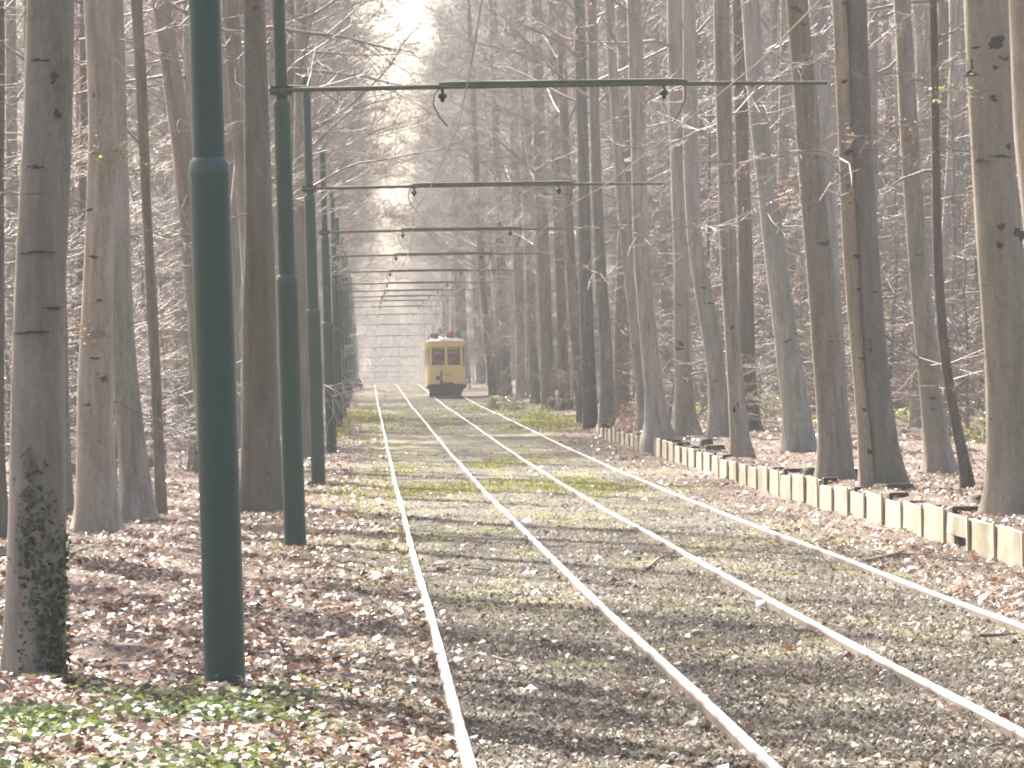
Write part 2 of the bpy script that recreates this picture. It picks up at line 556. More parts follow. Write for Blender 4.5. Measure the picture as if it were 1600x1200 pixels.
def make_post():
    root = empty('tram_post')
    lathe('lower_pole', [(-.25, .131), (0, .131), (1.6, .129), (3.10, .127)], M['post'], root)
    lathe('collar', [(3.09, .1275), (3.10, .1305), (3.15, .1305), (3.18, .124), (3.205, .105)], M['post_cap'], root)
    lathe('middle_pole', [(3.20, .104), (4.2, .102), (5.20, .100)], M['post'], root)
    lathe('collar', [(5.19, .1005), (5.195, .1035), (5.23, .1035), (5.255, .097), (5.28, .077)], M['post_cap'], root)
    lathe('upper_pole', [(5.27, .076), (6.4, .074), (7.34, .072)], M['post'], root)
    lathe('cap', [(7.33, .085), (7.34, .088), (7.40, .088), (7.43, .074), (7.44, .02)], M['post_cap'], root)
    x0 = LEAN * ARM_H
    mb = MB()
    mb.tube([(x0 - .14, -.105, ARM_H), (x0 + 2.0, -.105, ARM_H + .012), (x0 + 4.4, -.105, ARM_H + .01), (x0 + 6.46, -.105, ARM_H - .012)], [.030, .030, .028, .024], 10)
    arm = mb.build('arm', M['arm'], root, True)
    mb = MB(); mb.tube([(x0 + 1.86, -.105, ARM_H + .052), (x0 + 2.0, -.105, ARM_H + .052), (x0 + 4.65, -.105, ARM_H + .048), (x0 + 4.8, -.105, ARM_H + .036)], [.014, .023, .023, .014], 8)
    mb.build('stiffening_tube', M['arm'], arm, True)
    mb = MB()
    for zz in (-.04, .04):
        mb.tube([(x0 + .125 * math.cos(a), .125 * math.sin(a), ARM_H + zz) for a in np.linspace(0, 2 * math.pi, 17)], .012, 6)
    mb.box(x0 - .13, x0 + .13, -.125, -.085, ARM_H - .05, ARM_H + .05)
    mb.build('clamp', M['black'], arm)
    for hx, sgn in ((1.90, -1), (4.52, 1)):
        mb = MB()
        mb.tube([(x0 + hx, -.105, ARM_H + .02), (x0 + hx, -.105, ARM_H - .07), (x0 + hx, -.105, ARM_H - .075), (x0 + hx, -.105, ARM_H - .12), (x0 + hx, -.105, ARM_H - .125), (x0 + hx, -.105, ARM_H - .17)],
                [.02, .02, .05, .055, .03, .02], 10)
        mb.build('insulator', M['black'], arm, True)
        mb = MB()
        q = [(0, 0), (-.10 * sgn * -1, -.06), (-.17 * sgn * -1, -.20), (-.12 * sgn * -1, -.34), (.02 * sgn * -1, -.44)]
        if sgn > 0:
            q = [(.24, .0), (.26, -.08), (.25, -.18), (.19, -.32), (.10, -.46)]
        else:
            q = [(-.02, 0), (-.09, -.07), (-.11, -.20), (-.04, -.34), (.06, -.46)]
        mb.tube([(x0 + hx + a, -.105, ARM_H + b) for a, b in q], .0075, 6)
        mb.build('wire_bracket', M['black'], arm, True)
    return root


POST_Y = [28.5, 53.0, 81.4] + [109.4 + 28.2 * k for k in range(17)]
POST_X = -.90
proto = make_post()
nth = ['nearest green tram post, thick and tall, standing in the leaf litter beside the ivy trunk', 'second green tram post from the camera, carrying the long arm that crosses highest',
       'third green tram post along the row, thinner looking, with its capped top in sight', 'fourth green tram post along the row, its arm hanging third from the top',
       'fifth green tram post along the row, half hidden behind the fourth', 'sixth green tram post along the row, narrow strip behind the fifth']
posts = []
for i, y in enumerate(POST_Y):
    o = proto if i == 0 else copy_tree(proto)
    x = POST_X + .02 * math.sin(i * 2.1) - (.035 if i == 0 else 0)
    o.location = (x, y, float(base_z(y)))
    o.scale = (1, 1, 1.05 if i == 0 else 1)
    tag(o, nth[i] if i < 6 else 'distant green tram post whose arm crosses the track below the sky gap' if i < 12 else 'farthest green tram post standing beyond the crest of the track', 'tram post', 'green tram posts')
    posts.append((x, y, float(base_z(y)) + ARM_H))

# contact wires hanging from the arms
for w, (hx, lab) in enumerate(((1.96, 'thin overhead contact wire above the empty track by the posts'), (4.62, 'thin overhead contact wire above the tram track, glinting near the top'))):
    mb = MB(); pts = [(POST_X + hx, -14, ARM_H - .55)]
    for i, (x, y, z) in enumerate(posts):
        px_ = x + LEAN * ARM_H + hx + (.12 if i % 2 else -.08)
        if pts:
            q = pts[-1]
            pts.append(((q[0] + px_) / 2, (q[1] + y) / 2, (q[2] + z - .47) / 2 - .10))
        pts.append((px_, y - .105, z - .47))
    mb.tube(pts, .0065, 5)
    tag(mb.build('contact_wire', M['copper'], None, True), lab, 'wire', 'overhead wires')

# ------------------------------------------------------------------ retaining wall
wall = empty('retaining_wall', (WALL_X, WALL_Y0, float(base_z(WALL_Y0))))
tag(wall, 'low pale retaining wall of upright boards and stakes edging the leafy bank', 'retaining wall')
bz0 = float(base_z(WALL_Y0))
for k in range(WALL_N):
    y0 = k * WALL_P; ym = WALL_Y0 + y0 + WALL_P / 2
    z = float(base_z(ym)) - bz0
    sink = .0 if k < 30 else (k - 30) * .008
    h = .375 - sink + random.uniform(-.045, .035)
    tilt = random.uniform(-.012, .03)
    off = random.uniform(-.012, .012)
    mb = MB()
    # the board leans a little along its length: one end a step proud of the other
    b0 = .14 if k == 5 else -.12
    x0, x1 = off - .03, off + .022
    sk = random.uniform(.0, .045)
    V = [(x0 - sk, y0 + .006, z + b0), (x1 - sk, y0 + .006, z + b0), (x1, y0 + WALL_P - .006, z + b0), (x0, y0 + WALL_P - .006, z + b0),
         (x0 - sk + .012, y0 + .006, z + h - .008), (x1 - sk, y0 + .006, z + h), (x1, y0 + WALL_P - .006, z + h + tilt), (x0 + .012, y0 + WALL_P - .006, z + h + tilt - .008)]
    mb.add(V, [(0, 3, 2, 1), (4, 5, 6, 7), (0, 1, 5, 4), (2, 3, 7, 6), (1, 2, 6, 5), (0, 4, 7, 3)])
    if k == 5:
        mb.box(x0, x1, y0 + WALL_P - .75, y0 + WALL_P - .05, z - .12, z + .135)
    mb.build('board', M['concrete'], wall)
    mb = MB()
    hh = h + random.uniform(.015, .06)
    mb.box(-.062, -.036, y0 - .045, y0 + .045, z - .12, z + hh, 0, .008)
    mb.build('stake', M['stake'], wall)
    mb = MB()
    bw = random.uniform(.16, .30)
    mb.box(.03, .05 + bw, y0 - .16, y0 + .04, z + .06, z + hh + random.uniform(-.03, .01), 0, .015)
    mb.build('sleeper_end', M['sleeper'], wall)

# ------------------------------------------------------------------ tram
TY = 223.0
TX = 3.94
tz = float(base_z(TY)) + .056
tram = empty('vintage_tram', (TX, TY, tz))
tag(tram, 'yellow vintage tram with pale rounded roof and round number board, coming towards the camera', 'tram')
W2 = .97; CH = .14; CB = .30                      # half width, corner chamfer across and back
L = 8.6


def plan(dx=0.0, dy=0.0):
    w = W2 + dx
    return [(-w + CH, -dy), (w - CH, -dy), (w, CB - dy), (w, L - CB + dy), (w - CH, L + dy), (-w + CH, L + dy), (-w, L - CB + dy), (-w, CB - dy)]


mb = MB(); mb.prism(plan(), .66, 1.50); mb.prism(plan(.012, .012), 1.50, 1.545)
mb.box(-.30, .36, -.012, .03, .735, 1.46)
lower = mb.build('body', M['yellow'], tram)
mb = MB(); mb.prism(plan(.006, .006), 2.50, 2.64); mb.prism(plan(.05, .06), 2.64, 2.80)
mb.build('cornice', M['yellow'], tram)
# window pillars
mb = MB()


def pillar(xa, ya, xb, yb, th=.05):
    d = Vector((xb - xa, yb - ya, 0)).normalized(); nn = Vector((-d.y, d.x, 0)) * th
    p = [(xa, ya), (xb, yb), (xb + nn.x, yb + nn.y), (xa + nn.x, ya + nn.y)]
    V = [(x, y, 1.545) for x, y in p] + [(x, y, 2.50) for x, y in p]
    mb.add(V, [(0, 3, 2, 1), (4, 5, 6, 7)] + [(i, (i + 1) % 4, 4 + (i + 1) % 4, 4 + i) for i in range(4)])


fw = W2 - CH
pillar(-fw, 0, -fw + .12, 0); pillar(-.055, -.002, .055, -.002); pillar(fw - .12, 0, fw, 0)
pillar(-W2, CB, -W2 + .03, CB - .065); pillar(W2 - .03, CB - .065, W2, CB)
for yy in (0.0, 1.5, 2.7, 3.9, 5.1, 6.3, 7.6, L - CB - CB - .12):
    mb.box(-W2, -W2 + .05, CB + yy, CB + yy + .12, 1.545, 2.50); mb.box(W2 - .05, W2, CB + yy, CB + yy + .12, 1.545, 2.50)
mb.box(-fw + .12, -.055, .004, .04, 1.545, 1.60); mb.box(.055, fw - .12, .004, .04, 1.545, 1.60)
mb.build('window_pillars', M['yellow'], tram)
# glass
for xa, xb in ((-fw + .12, -.055), (.055, fw - .12)):
    mb = MB(); mb.box(xa, xb, .018, .026, 1.60, 2.50); w = mb.build('windscreen', M['glass'], tram)
    mb = MB()
    mb.box(xa, xa + .025, .006, .03, 1.60, 2.50); mb.box(xb - .025, xb, .006, .03, 1.60, 2.50)
    mb.box(xa + .025, xb - .025, .006, .03, 2.46, 2.50); mb.build('frame', M['wood_in'], w)
for s in (-1, 1):
    mb = MB()
    p = [(s * (fw + .01), .03), (s * (W2 - .03), CB - .05), (s * (W2 - .04), CB - .045), (s * fw, .035)]
    if s < 0: p = p[::-1]
    mb.prism(p, 1.55, 2.50); mb.build('corner_pane', M['glass'], tram)
for s in (-1, 1):
    mb = MB(); mb.box(s * (W2 - .03) - .004, s * (W2 - .03) + .004, CB, L - CB, 1.55, 2.5); mb.build('side_glazing', M['glass'], tram)
# roof: a low vault with rounded ends
V = []; Fs = []
NX, NY = 13, 12
for j in range(NY):
    t_ = j / (NY - 1)
    y = -.03 + t_ * (L + .06)
    e = min(1.0, min(y + .06, L + .06 - y) / .9)
    hh = .265 * (1 - (1 - e) ** 2.2)
    for i in range(NX):
        u = -1 + 2 * i / (NX - 1)
        V.append((u * (W2 + .03), y, 2.795 + hh * (1 - abs(u) ** 2.4) ** .8))
for j in range(NY - 1):
    for i in range(NX - 1):
        a = j * NX + i
        Fs.append((a, a + 1, a + NX + 1, a + NX))
mesh_obj('roof', V, Fs, M['cream'], tram, True)
# floor, rear bulkhead and ceiling inside, so the saloon is a real dim room
mb = MB(); mb.box(-W2 + .06, W2 - .06, .1, L - .1, .80, .84); mb.box(-W2 + .06, -.32, 1.52, 1.56, .84, 2.6); mb.box(.32, W2 - .06, 1.52, 1.56, .84, 2.6)
mb.box(-W2 + .06, W2 - .06, .1, L - .1, 2.60, 2.63); mb.box(-W2 + .06, W2 - .06, 6.8, 6.84, .84, 2.6)
mb.build('saloon', M['wood_in'], tram)
# number board on the roof
sg = MB(); cx, cz, rr = -.155, 3.275, .245
n = 28
circ = [(cx + rr * math.cos(2 * math.pi * k / n), cz + rr * math.sin(2 * math.pi * k / n)) for k in range(n)]
sg.add([(x, .35, z) for x, z in circ] + [(x, .42, z) for x, z in circ], [tuple(range(n)), tuple(range(n, 2 * n))[::-1]] + [(i, n + i, n + (i + 1) % n, (i + 1) % n) for i in range(n)])
sign = sg.build('number_board', M['white'], tram)
mb = MB(); mb.tube([(cx + rr * math.cos(a), .37, cz + rr * math.sin(a)) for a in np.linspace(0, 2 * math.pi, 29)], .022, 6, caps=False)
mb.build('rim', M['black'], sign, True)
mb = MB(); mb.tube([(cx + .09, .40, 2.98), (cx + .06, .40, 3.06)], .05, 8); mb.build('stem', M['black'], sign)


def text_part(name, body, size, loc, mat, parent, ext=.004):
    cu_ = bpy.data.curves.new(name, 'FONT'); cu_.body = body; cu_.size = size; cu_.extrude = ext
    cu_.align_x = 'CENTER'; cu_.align_y = 'CENTER'
    tmp = bpy.data.objects.new(name, cu_); col.objects.link(tmp)
    tmp.rotation_euler = (R(90), 0, 0)
    bpy.context.view_layer.update()
    me = bpy.data.meshes.new_from_object(tmp.evaluated_get(bpy.context.evaluated_depsgraph_get()))
    col.objects.unlink(tmp); bpy.data.objects.remove(tmp)
    me.materials.clear(); me.materials.append(mat)
    o = bpy.data.objects.new(name, me); col.objects.link(o)
    o.rotation_euler = (R(90), 0, 0); o.location = loc; o.parent = parent
    return o


text_part('numerals', '57', .34, (cx, .340, cz), M['black'], sign)
# side boards and trolley base on the roof
mb = MB(); mb.add([(.02, .50, 2.99), (.50, .50, 2.97), (.46, .50, 3.20), (.36, .50, 3.29), (.25, .50, 3.28), (.02, .50, 3.06), (.02, .55, 2.99), (.50, .55, 2.97), (.46, .55, 3.20), (.36, .55, 3.29), (.25, .55, 3.28), (.02, .55, 3.06)],
                  [(0, 1, 2, 3, 4, 5), (11, 10, 9, 8, 7, 6)] + [(i, i + 6, (i + 1) % 6 + 6, (i + 1) % 6) for i in range(6)])
o = mb.build('roof_board', M['red'], tram); o['label'] = 'red board beside the number disc'
mb = MB(); mb.box(-.76, -.36, .52, .57, 2.96, 3.19); o = mb.build('roof_board', M['dgreen'], tram); o['label'] = 'dark green board beside the number disc'
mb = MB(); mb.box(.52, .80, .60, .66, 2.86, 3.26, 0, .02); o = mb.build('roof_board', M['bluegrey'], tram); o['label'] = 'blue grey roof board'
mb = MB(); mb.tube([(-.86, .3, 2.80), (-.86, .3, 2.98), (-.80, .3, 3.02)], .035, 8); mb.build('roof_lamp', M['black'], tram)
mb = MB(); mb.box(-.16, .16, 3.6, 4.6, 3.04, 3.16); mb.tube([(0, 4.1, 3.15), (.02, 5.6, 4.25), (.05, 6.6, float(5.0))], .022, 6); mb.tube([(0, 4.1, 3.15), (0, 4.1, 3.30)], .07, 8)
mb.build('trolley_pole', M['black'], tram)
# underframe, fender and buffers
mb = MB()
fz = [(.80, .64), (.98, .58), (1.0, .46), (.86, .42), (.80, .30), (.70, .06)]
poly = [(-x, z) for x, z in fz] + [(x, z) for x, z in fz[::-1]]
V = [(x, -.06, z) for x, z in poly] + [(x, .12, z) for x, z in poly]
k = len(poly)
mb.add(V, [tuple(range(k)), tuple(range(k, 2 * k))[::-1]] + [(i, k + i, k + (i + 1) % k, (i + 1) % k) for i in range(k)])
mb.build('fender', M['tramblack'], tram)
mb = MB(); mb.box(-.30, .36, -.05, .02, .62, .735); mb.box(-.12, .14, -.30, -.06, .46, .60); mb.build('coupler', M['tramblack'], tram)
mb = MB(); mb.box(-.82, .82, .12, L - .12, .40, .66); mb.build('underframe', M['tramblack'], tram)
for yy in (2.8, 5.8):
    for s in (-1, 1):
        mb = MB()
        for q in (0,):
            ang = np.linspace(0, 2 * math.pi, 25)[:-1]
            xx = s * .735
            V = [(xx - .05, yy + .38 * math.cos(a), .38 + .38 * math.sin(a)) for a in ang] + [(xx + .05, yy + .38 * math.cos(a), .38 + .38 * math.sin(a)) for a in ang]
            mb.add(V, [tuple(range(24)), tuple(range(24, 48))[::-1]] + [(i, 24 + i, 24 + (i + 1) % 24, (i + 1) % 24) for i in range(24)])
        mb.build('wheel', M['tramblack'], tram)
# dash fittings
mb = MB(); mb.tube([(-.42, -.012, .98), (-.42, -.05, .98), (-.42, -.09, .98)], [.10, .10, .075], 16); hl = mb.build('headlamp', M['tramblack'], tram, True)
mb = MB(); mb.tube([(-.24, -.03, 1.36), (-.25, -.05, 1.20), (-.27, -.06, .95), (-.22, -.05, .76)], [.02, .028, .035, .03], 8); mb.tube([(-.30, -.05, .82), (-.24, -.06, .74)], .04, 8)
mb.build('brake_hose', M['tramblack'], tram, True)
text_part('fleet_number', '1259', .12, (.04, -.020, 1.10), M['cloth_plum'], tram)
for z in (1.60, 1.72, 1.85):  # bright bars stand in for a step handrail's reflection in the corner pane
    mb = MB(); mb.tube([(-.93, .20, z), (-.86, .10, z + .015), (-.80, .06, z + .02)], .016, 6); mb.build('handrail_reflection', M['chrome'], tram)
mb = MB(); mb.tube([(-.58, .06, 1.72), (-.58, .10, 1.72), (-.58, .14, 1.72)], [.085, .10, .06], 14); o = mb.build('red_lamp', M['orange'], tram, True)
mb = MB()
for xa, xb in ((-.62, -.14), (.14, .62)):
    for z in (2.38, 2.18):
        mb.box(xa, xb - .05 * (z < 2.3), .05, .07, z, z + .06)
mb.build('sun_blind', M['white'], tram)
mb = MB(); mb.box(-.12, .16, .10, .36, .84, 1.50); mb.tube([(.02, .23, 1.50), (.02, .23, 1.58), (.02, .23, 1.60)], [.03, .03, .16], 12); mb.build('controller', M['tramblack'], tram)
for xx in (-.36, .45):
    mb = MB(); mb.box(xx - .2, xx + .2, .58, .92, 1.16, 1.22); mb.tube([(xx, .75, .84), (xx, .75, 1.16)], .04, 8); mb.build('seat', M['wood_in'], tram)
# ------------------------------------------------------------------ people
def person(label, loc, pose, rz, cloth, hair_mat, group=None):
    J, E, HD = pose
    me = bpy.data.meshes.new('person')
    keys = list(J)
    me.from_pydata([J[k][:3] for k in keys], [(keys.index(a), keys.index(b)) for a, b in E], [])
    tmp = bpy.data.objects.new('person', me); col.objects.link(tmp)
    sk = tmp.modifiers.new('skin', 'SKIN'); sk.use_smooth_shade = True
    for k, v in zip(keys, me.skin_vertices[0].data):
        r = J[k][3]; v.radius = (r, r * (J[k][4] if len(J[k]) > 4 else 1))
        v.use_root = (k == 'pelvis')
    ss = tmp.modifiers.new('subsurf', 'SUBSURF'); ss.levels = 2; ss.render_levels = 2
    bpy.context.view_layer.update()
    nm = bpy.data.meshes.new_from_object(tmp.evaluated_get(bpy.context.evaluated_depsgraph_get()))
    col.objects.unlink(tmp); bpy.data.objects.remove(tmp)
    nm.materials.clear(); nm.materials.append(cloth); nm.materials.append(M['skin'])
    head = Vector(HD); hands = [Vector(J['hand_a'][:3]), Vector(J['hand_b'][:3])]
    for p in nm.polygons:
        c = p.center
        if (c - head).length < .17 and c.z > head.z - .15 or min((c - h).length for h in hands) < .12:
            p.material_index = 1
        p.use_smooth = True
    o = bpy.data.objects.new('person', nm); col.objects.link(o)
    o.location = loc; o.rotation_euler = (0, 0, rz)
    tag(o, label, 'person', group)
    V = []; Fs = []                                  # hair: a cap over crown and nape
    for i in range(7):
        th = (i + .02) / 6 * 1.75
        for k in range(16):
            ph = 2 * math.pi * k / 16
            front = max(0, -math.sin(ph))
            t_ = th * (1 - .42 * front)
            V.append((head.x + .098 * math.sin(t_) * math.cos(ph), head.y + .012 + .112 * math.sin(t_) * math.sin(ph), head.z + .02 + .125 * math.cos(t_)))
    for i in range(6):
        for k in range(16):
            Fs.append((i * 16 + k, i * 16 + (k + 1) % 16, (i + 1) * 16 + (k + 1) % 16, (i + 1) * 16 + k))
    mesh_obj('hair', V, Fs, hair_mat, o, True)
    return o


def hand_joints(J, E, s, wrist, palm, d, side):
    J['wrist_' + s] = (*wrist, .030); J['hand_' + s] = (*palm, .034, .6)
    E.append(('wrist_' + s, 'hand_' + s))
    d = Vector(d).normalized(); q = Vector(side).normalized()
    for f, (o_, l_) in enumerate(((-.032, .075), (-.011, .088), (.011, .084), (.031, .066))):
        a = Vector(palm) + d * .045 + q * o_; b = a + d * l_ * .55 + Vector((0, 0, -.006)); c = b + d * l_ * .4 + Vector((0, 0, -.020))
        for n_, p in (('a', a), ('b', b), ('c', c)):
            J[f'f{f}{n_}{s}'] = (*p, .0088)
        E += [('hand_' + s, f'f{f}a{s}'), (f'f{f}a{s}', f'f{f}b{s}'), (f'f{f}b{s}', f'f{f}c{s}')]
    a = Vector(palm) + q * -.045 + d * .005; b = a + d * .04 - q * .018
    J['ta' + s] = (*a, .0105); J['tb' + s] = (*b, .0095)
    E += [('hand_' + s, 'ta' + s), ('ta' + s, 'tb' + s)]


def body(spec):
    J = {}; E = []
    for k, v in spec['core']:
        J[k] = v
    ks = [k for k, _ in spec['core']]
    E += list(zip(ks[:-1], ks[1:]))
    h = Vector(J['head'][:3])
    J['nose'] = (h.x, h.y - .105, h.z - .01, .016); E.append(('head', 'nose'))
    for s, sx in (('a', -1), ('b', 1)):
        J['ear' + s] = (h.x + sx * .085, h.y + .005, h.z, .018); E.append(('head', 'ear' + s))
        for part, root in (('arm' + s, 'chest'), ('leg' + s, 'pelvis')):
            prev = root
            for i, v in enumerate(spec[part]):
                J[part + str(i)] = v; E.append((prev, part + str(i))); prev = part + str(i)
            if part.startswith('arm'):
                w = Vector(spec[part][-1][:3]); e = Vector(spec[part][-2][:3]); d = (w - e).normalized()
                side = d.cross(Vector((0, 0, 1))); side = side if side.length > .1 else Vector((1, 0, 0))
                pw = w + d * .05; pp = pw + d * .065
                hand_joints(J, E, s, pw, pp, d, side * sx); E.append((prev, 'wrist_' + s))
    return J, E, h


def seated():
    return dict(core=[('pelvis', (0, 0, .10, .15, .8)), ('waist', (0, .01, .26, .135, .75)), ('chest', (0, 0, .46, .165, .7)), ('neck', (0, -.01, .61, .058)), ('jaw', (0, -.03, .68, .072)), ('head', (0, -.025, .76, .092, 1.1)), ('crown', (0, -.015, .83, .07))],
                arma=[(-.18, 0, .52, .07), (-.235, -.06, .28, .048), (-.15, -.27, .32, .034)], armb=[(.18, 0, .52, .07), (.235, -.06, .28, .048), (.16, -.28, .33, .034)],
                lega=[(-.095, -.02, .08, .092), (-.12, -.42, .09, .066), (-.12, -.40, -.28, .045), (-.12, -.52, -.345, .04)], legb=[(.095, -.02, .08, .092), (.12, -.42, .09, .066), (.12, -.40, -.28, .045), (.12, -.52, -.345, .04)])


def crouched():
    return dict(core=[('pelvis', (0, .10, .26, .15, .8)), ('waist', (0, .06, .40, .14, .75)), ('chest', (0, -.03, .60, .165, .7)), ('neck', (0, -.07, .74, .058)), ('jaw', (0, -.11, .80, .072)), ('head', (0, -.11, .88, .092, 1.1)), ('crown', (0, -.10, .95, .07))],
                arma=[(-.18, -.04, .66, .07), (-.25, -.16, .45, .048), (-.10, -.30, .62, .034)], armb=[(.18, -.04, .66, .07), (.25, -.16, .45, .048), (.10, -.30, .62, .034)],
                lega=[(-.10, .06, .25, .095), (-.15, -.30, .42, .068), (-.14, -.10, .08, .046), (-.15, -.24, .035, .042)], legb=[(.10, .06, .25, .095), (.24, -.28, .36, .068), (.20, -.06, .08, .046), (.22, -.20, .035, .042)])


person('driver in grey clothes seated behind the tram windscreen beside the red lamp', (TX - .36, TY + .75, tz + 1.19), body(seated()), 0, M['cloth_grey'], M['hair'])
person('passenger in dark navy clothes seated behind the other tram windscreen', (TX + .45, TY + .75, tz + 1.19), body(seated()), 0, M['cloth_navy'], M['hair'])
cyp = 268.0
person('person in dark clothes crouching beside the track among the distant posts', (-.66, cyp, zt(-.66, cyp) + .0), body(crouched()), .5, M['cloth_plum'], M['hair'])

# ------------------------------------------------------------------ branch geometry (numpy)
def unit(a):
    return a / np.maximum(np.linalg.norm(a, axis=-1, keepdims=True), 1e-9)


def prisms(p0, p1, ra, rb, n=3):
    """open n-sided frusta for segments; returns verts, quads"""
    d = unit(p1 - p0)
    ref = np.where(np.abs(d[:, 2:3]) < .9, np.array([[0, 0, 1.]]), np.array([[1., 0, 0]]))
    u = unit(np.cross(d, ref)); v = np.cross(d, u)
    ang = 2 * np.pi * np.arange(n) / n
    c = np.cos(ang)[None, :, None]; s = np.sin(ang)[None, :, None]
    ring = u[:, None, :] * c + v[:, None, :] * s
    A = p0[:, None, :] + ring * np.asarray(ra).reshape(-1, 1, 1)
    B = p1[:, None, :] + ring * np.asarray(rb).reshape(-1, 1, 1)
    V = np.concatenate([A, B], 1).reshape(-1, 3)
    m = len(p0)
    base = (np.arange(m) * 2 * n)[:, None]
    k = np.arange(n)
    q = np.stack([k, (k + 1) % n, (k + 1) % n + n, k + n], -1)
    return V, (base[:, :, None] + q[None]).reshape(-1, 4)


class Segs:
    def __init__(s): s.V = []; s.F = []; s.n = 0

    def add(s, V, Fq):
        s.V.append(V); s.F.append(Fq + s.n); s.n += len(V)

    def seg(s, p0, p1, ra, rb, n=3):
        V, Fq = prisms(p0, p1, ra, rb, n); s.add(V, Fq)

    def out(s):
        return np.concatenate(s.V), np.concatenate(s.F)


def grow(rg, starts, dirs, lens, r, nseg, bend, up, S, sides, taper=.3):
    """polylines grown from starts; returns the node array (m, nseg+1, 3)"""
    m = len(starts)
    P = [starts]; d = dirs
    lens = np.asarray(lens); r = np.asarray(r) * np.ones(m)
    for k in range(nseg):
        d = unit(d + rg.normal(0, bend, (m, 3)) + np.array([0, 0, up]))
        q = P[-1] + d * (lens / nseg)[:, None]
        f0 = 1 - (1 - taper) * k / nseg; f1 = 1 - (1 - taper) * (k + 1) / nseg
        S.seg(P[-1], q, r * f0, r * f1, sides)
        P.append(q)
    return np.stack(P, 1), d


def sprout(rg, P, per, lo, hi, ang, flat=.5):
    """pick `per` start points on each polyline with a side direction at about `ang`"""
    m, k1, _ = P.shape
    t = rg.uniform(lo, hi, (m, per)) * (k1 - 1)
    i = np.minimum(t.astype(int), k1 - 2); f = (t - i)[..., None]
    mi = np.arange(m)[:, None]
    a = P[mi, i]; b = P[mi, i + 1]
    st = a * (1 - f) + b * f
    d = unit(b - a)
    side = rg.normal(0, 1, d.shape); side[..., 2] *= flat
    side = unit(side - d * (side * d).sum(-1, keepdims=True))
    an = rg.normal(ang, .22, (m, per, 1))
    nd = unit(d * np.cos(an) + side * np.sin(an))
    return st.reshape(-1, 3), nd.reshape(-1, 3), (t / (k1 - 1)).reshape(-1)


def leaf_quads(rg, cen, size, flat=.6):
    m = len(cen)
    d = unit(rg.normal(0, 1, (m, 3)) * np.array([1, 1, flat]))
    nrm = unit(rg.normal(0, 1, (m, 3)) + np.array([0, 0, .8]))
    s = unit(np.cross(d, nrm)); n = np.cross(s, d)
    L_ = size[:, None]
    lift = rg.uniform(.05, .4, (m, 1)) * L_
    V = np.stack([cen - d * L_ * .5, cen + s * L_ * .34 + n * lift * .6, cen + d * L_ * .55 + n * lift * .3, cen - s * L_ * .34 + n * lift * .6], 1).reshape(-1, 3)
    return V, np.arange(4 * m).reshape(-1, 4)


def crown_mesh(name, seed, H=24.0, z0=6.5, nl=26, per=(9, 7, 3), spread=4.6, leaves=0, low=0, thick=1.0, leafmat=None):
    rg = np.random.default_rng(seed)
    S = Segs()
    lz = z0 + (H - z0 - 1) * rg.uniform(0, 1, nl) ** .9
    az = np.arange(nl) * 2.4 + rg.uniform(-.5, .5, nl)
    f = (lz - z0) / (H - z0)
    el = .35 + .75 * f + rg.normal(0, .15, nl)
    d = np.stack([np.cos(az) * np.cos(el), np.sin(az) * np.cos(el), np.sin(el)], -1)
    ln = spread * (1.05 - .62 * f) * rg.uniform(.65, 1.15, nl)
    st = np.stack([np.zeros(nl), np.zeros(nl), lz], -1)
    P, _ = grow(rg, st, d, ln, .045 * (1.1 - .6 * f) * thick, 5, .13, .035, S, 5, .25)
    if low:
        lz = rg.uniform(1.6, z0 + 2.5, low); az = rg.uniform(0, 6.28, low); el = rg.normal(.12, .22, low)
        d = np.stack([np.cos(az) * np.cos(el), np.sin(az) * np.cos(el), np.sin(el)], -1)
        P2, _ = grow(rg, np.stack([np.zeros(low), np.zeros(low), lz], -1), d, rg.uniform(1.0, 2.8, low), .016 * thick, 5, .12, -.03, S, 4, .3)
        P = np.concatenate([P, P2])
    s1, d1, t1 = sprout(rg, P, per[0], .18, 1.0, .75, .6)
    P1, _ = grow(rg, s1, d1, rg.uniform(.8, 1.9, len(s1)) * (1.15 - .5 * t1), .013 * thick, 3, .2, .03, S, 3, .45)
    s2, d2, t2 = sprout(rg, P1, per[1], .15, 1.0, .75, .6)
    P2_, _ = grow(rg, s2, d2, rg.uniform(.3, .85, len(s2)), .0072 * thick, 2, .22, .03, S, 3, .5)
    s3, d3, t3 = sprout(rg, P2_, per[2], .2, 1.0, .7, .6)
    e3 = s3 + d3 * rg.uniform(.14, .40, (len(s3), 1))
    S.seg(s3, e3, np.full(len(s3), .0052 * thick), np.full(len(s3), .003 * thick), 3)
    V, Q = S.out()
    fm = np.zeros(len(Q), np.int32)
    mats = [M['twig']]
    if leaves:
        # leaves sit in a few clusters: pick parent branches, put leaves on their twigs
        pick = rg.choice(len(P1), max(1, leaves // 18), replace=False)
        own = np.arange(len(s3)) // (per[1] * per[2])
        ok = np.where(np.isin(own, pick))[0]
        ok = rg.choice(ok, min(len(ok), leaves))
        LV, LQ = leaf_quads(rg, e3[ok] + rg.normal(0, .03, (len(ok), 3)), rg.uniform(.06, .10, len(ok)))
        Q = np.concatenate([Q, LQ + len(V)]); V = np.concatenate([V, LV])
        fm = np.concatenate([fm, np.ones(len(LQ), np.int32)]); mats.append(leafmat or M['dry_leaf'])
    me = mesh_obj(name, V, Q, None, None, False, mats, fm)
    return me


def proto_off(o):
    """keep only the mesh of a builder object"""
    me = o.data
    col.objects.unlink(o); bpy.data.objects.remove(o)
    return me


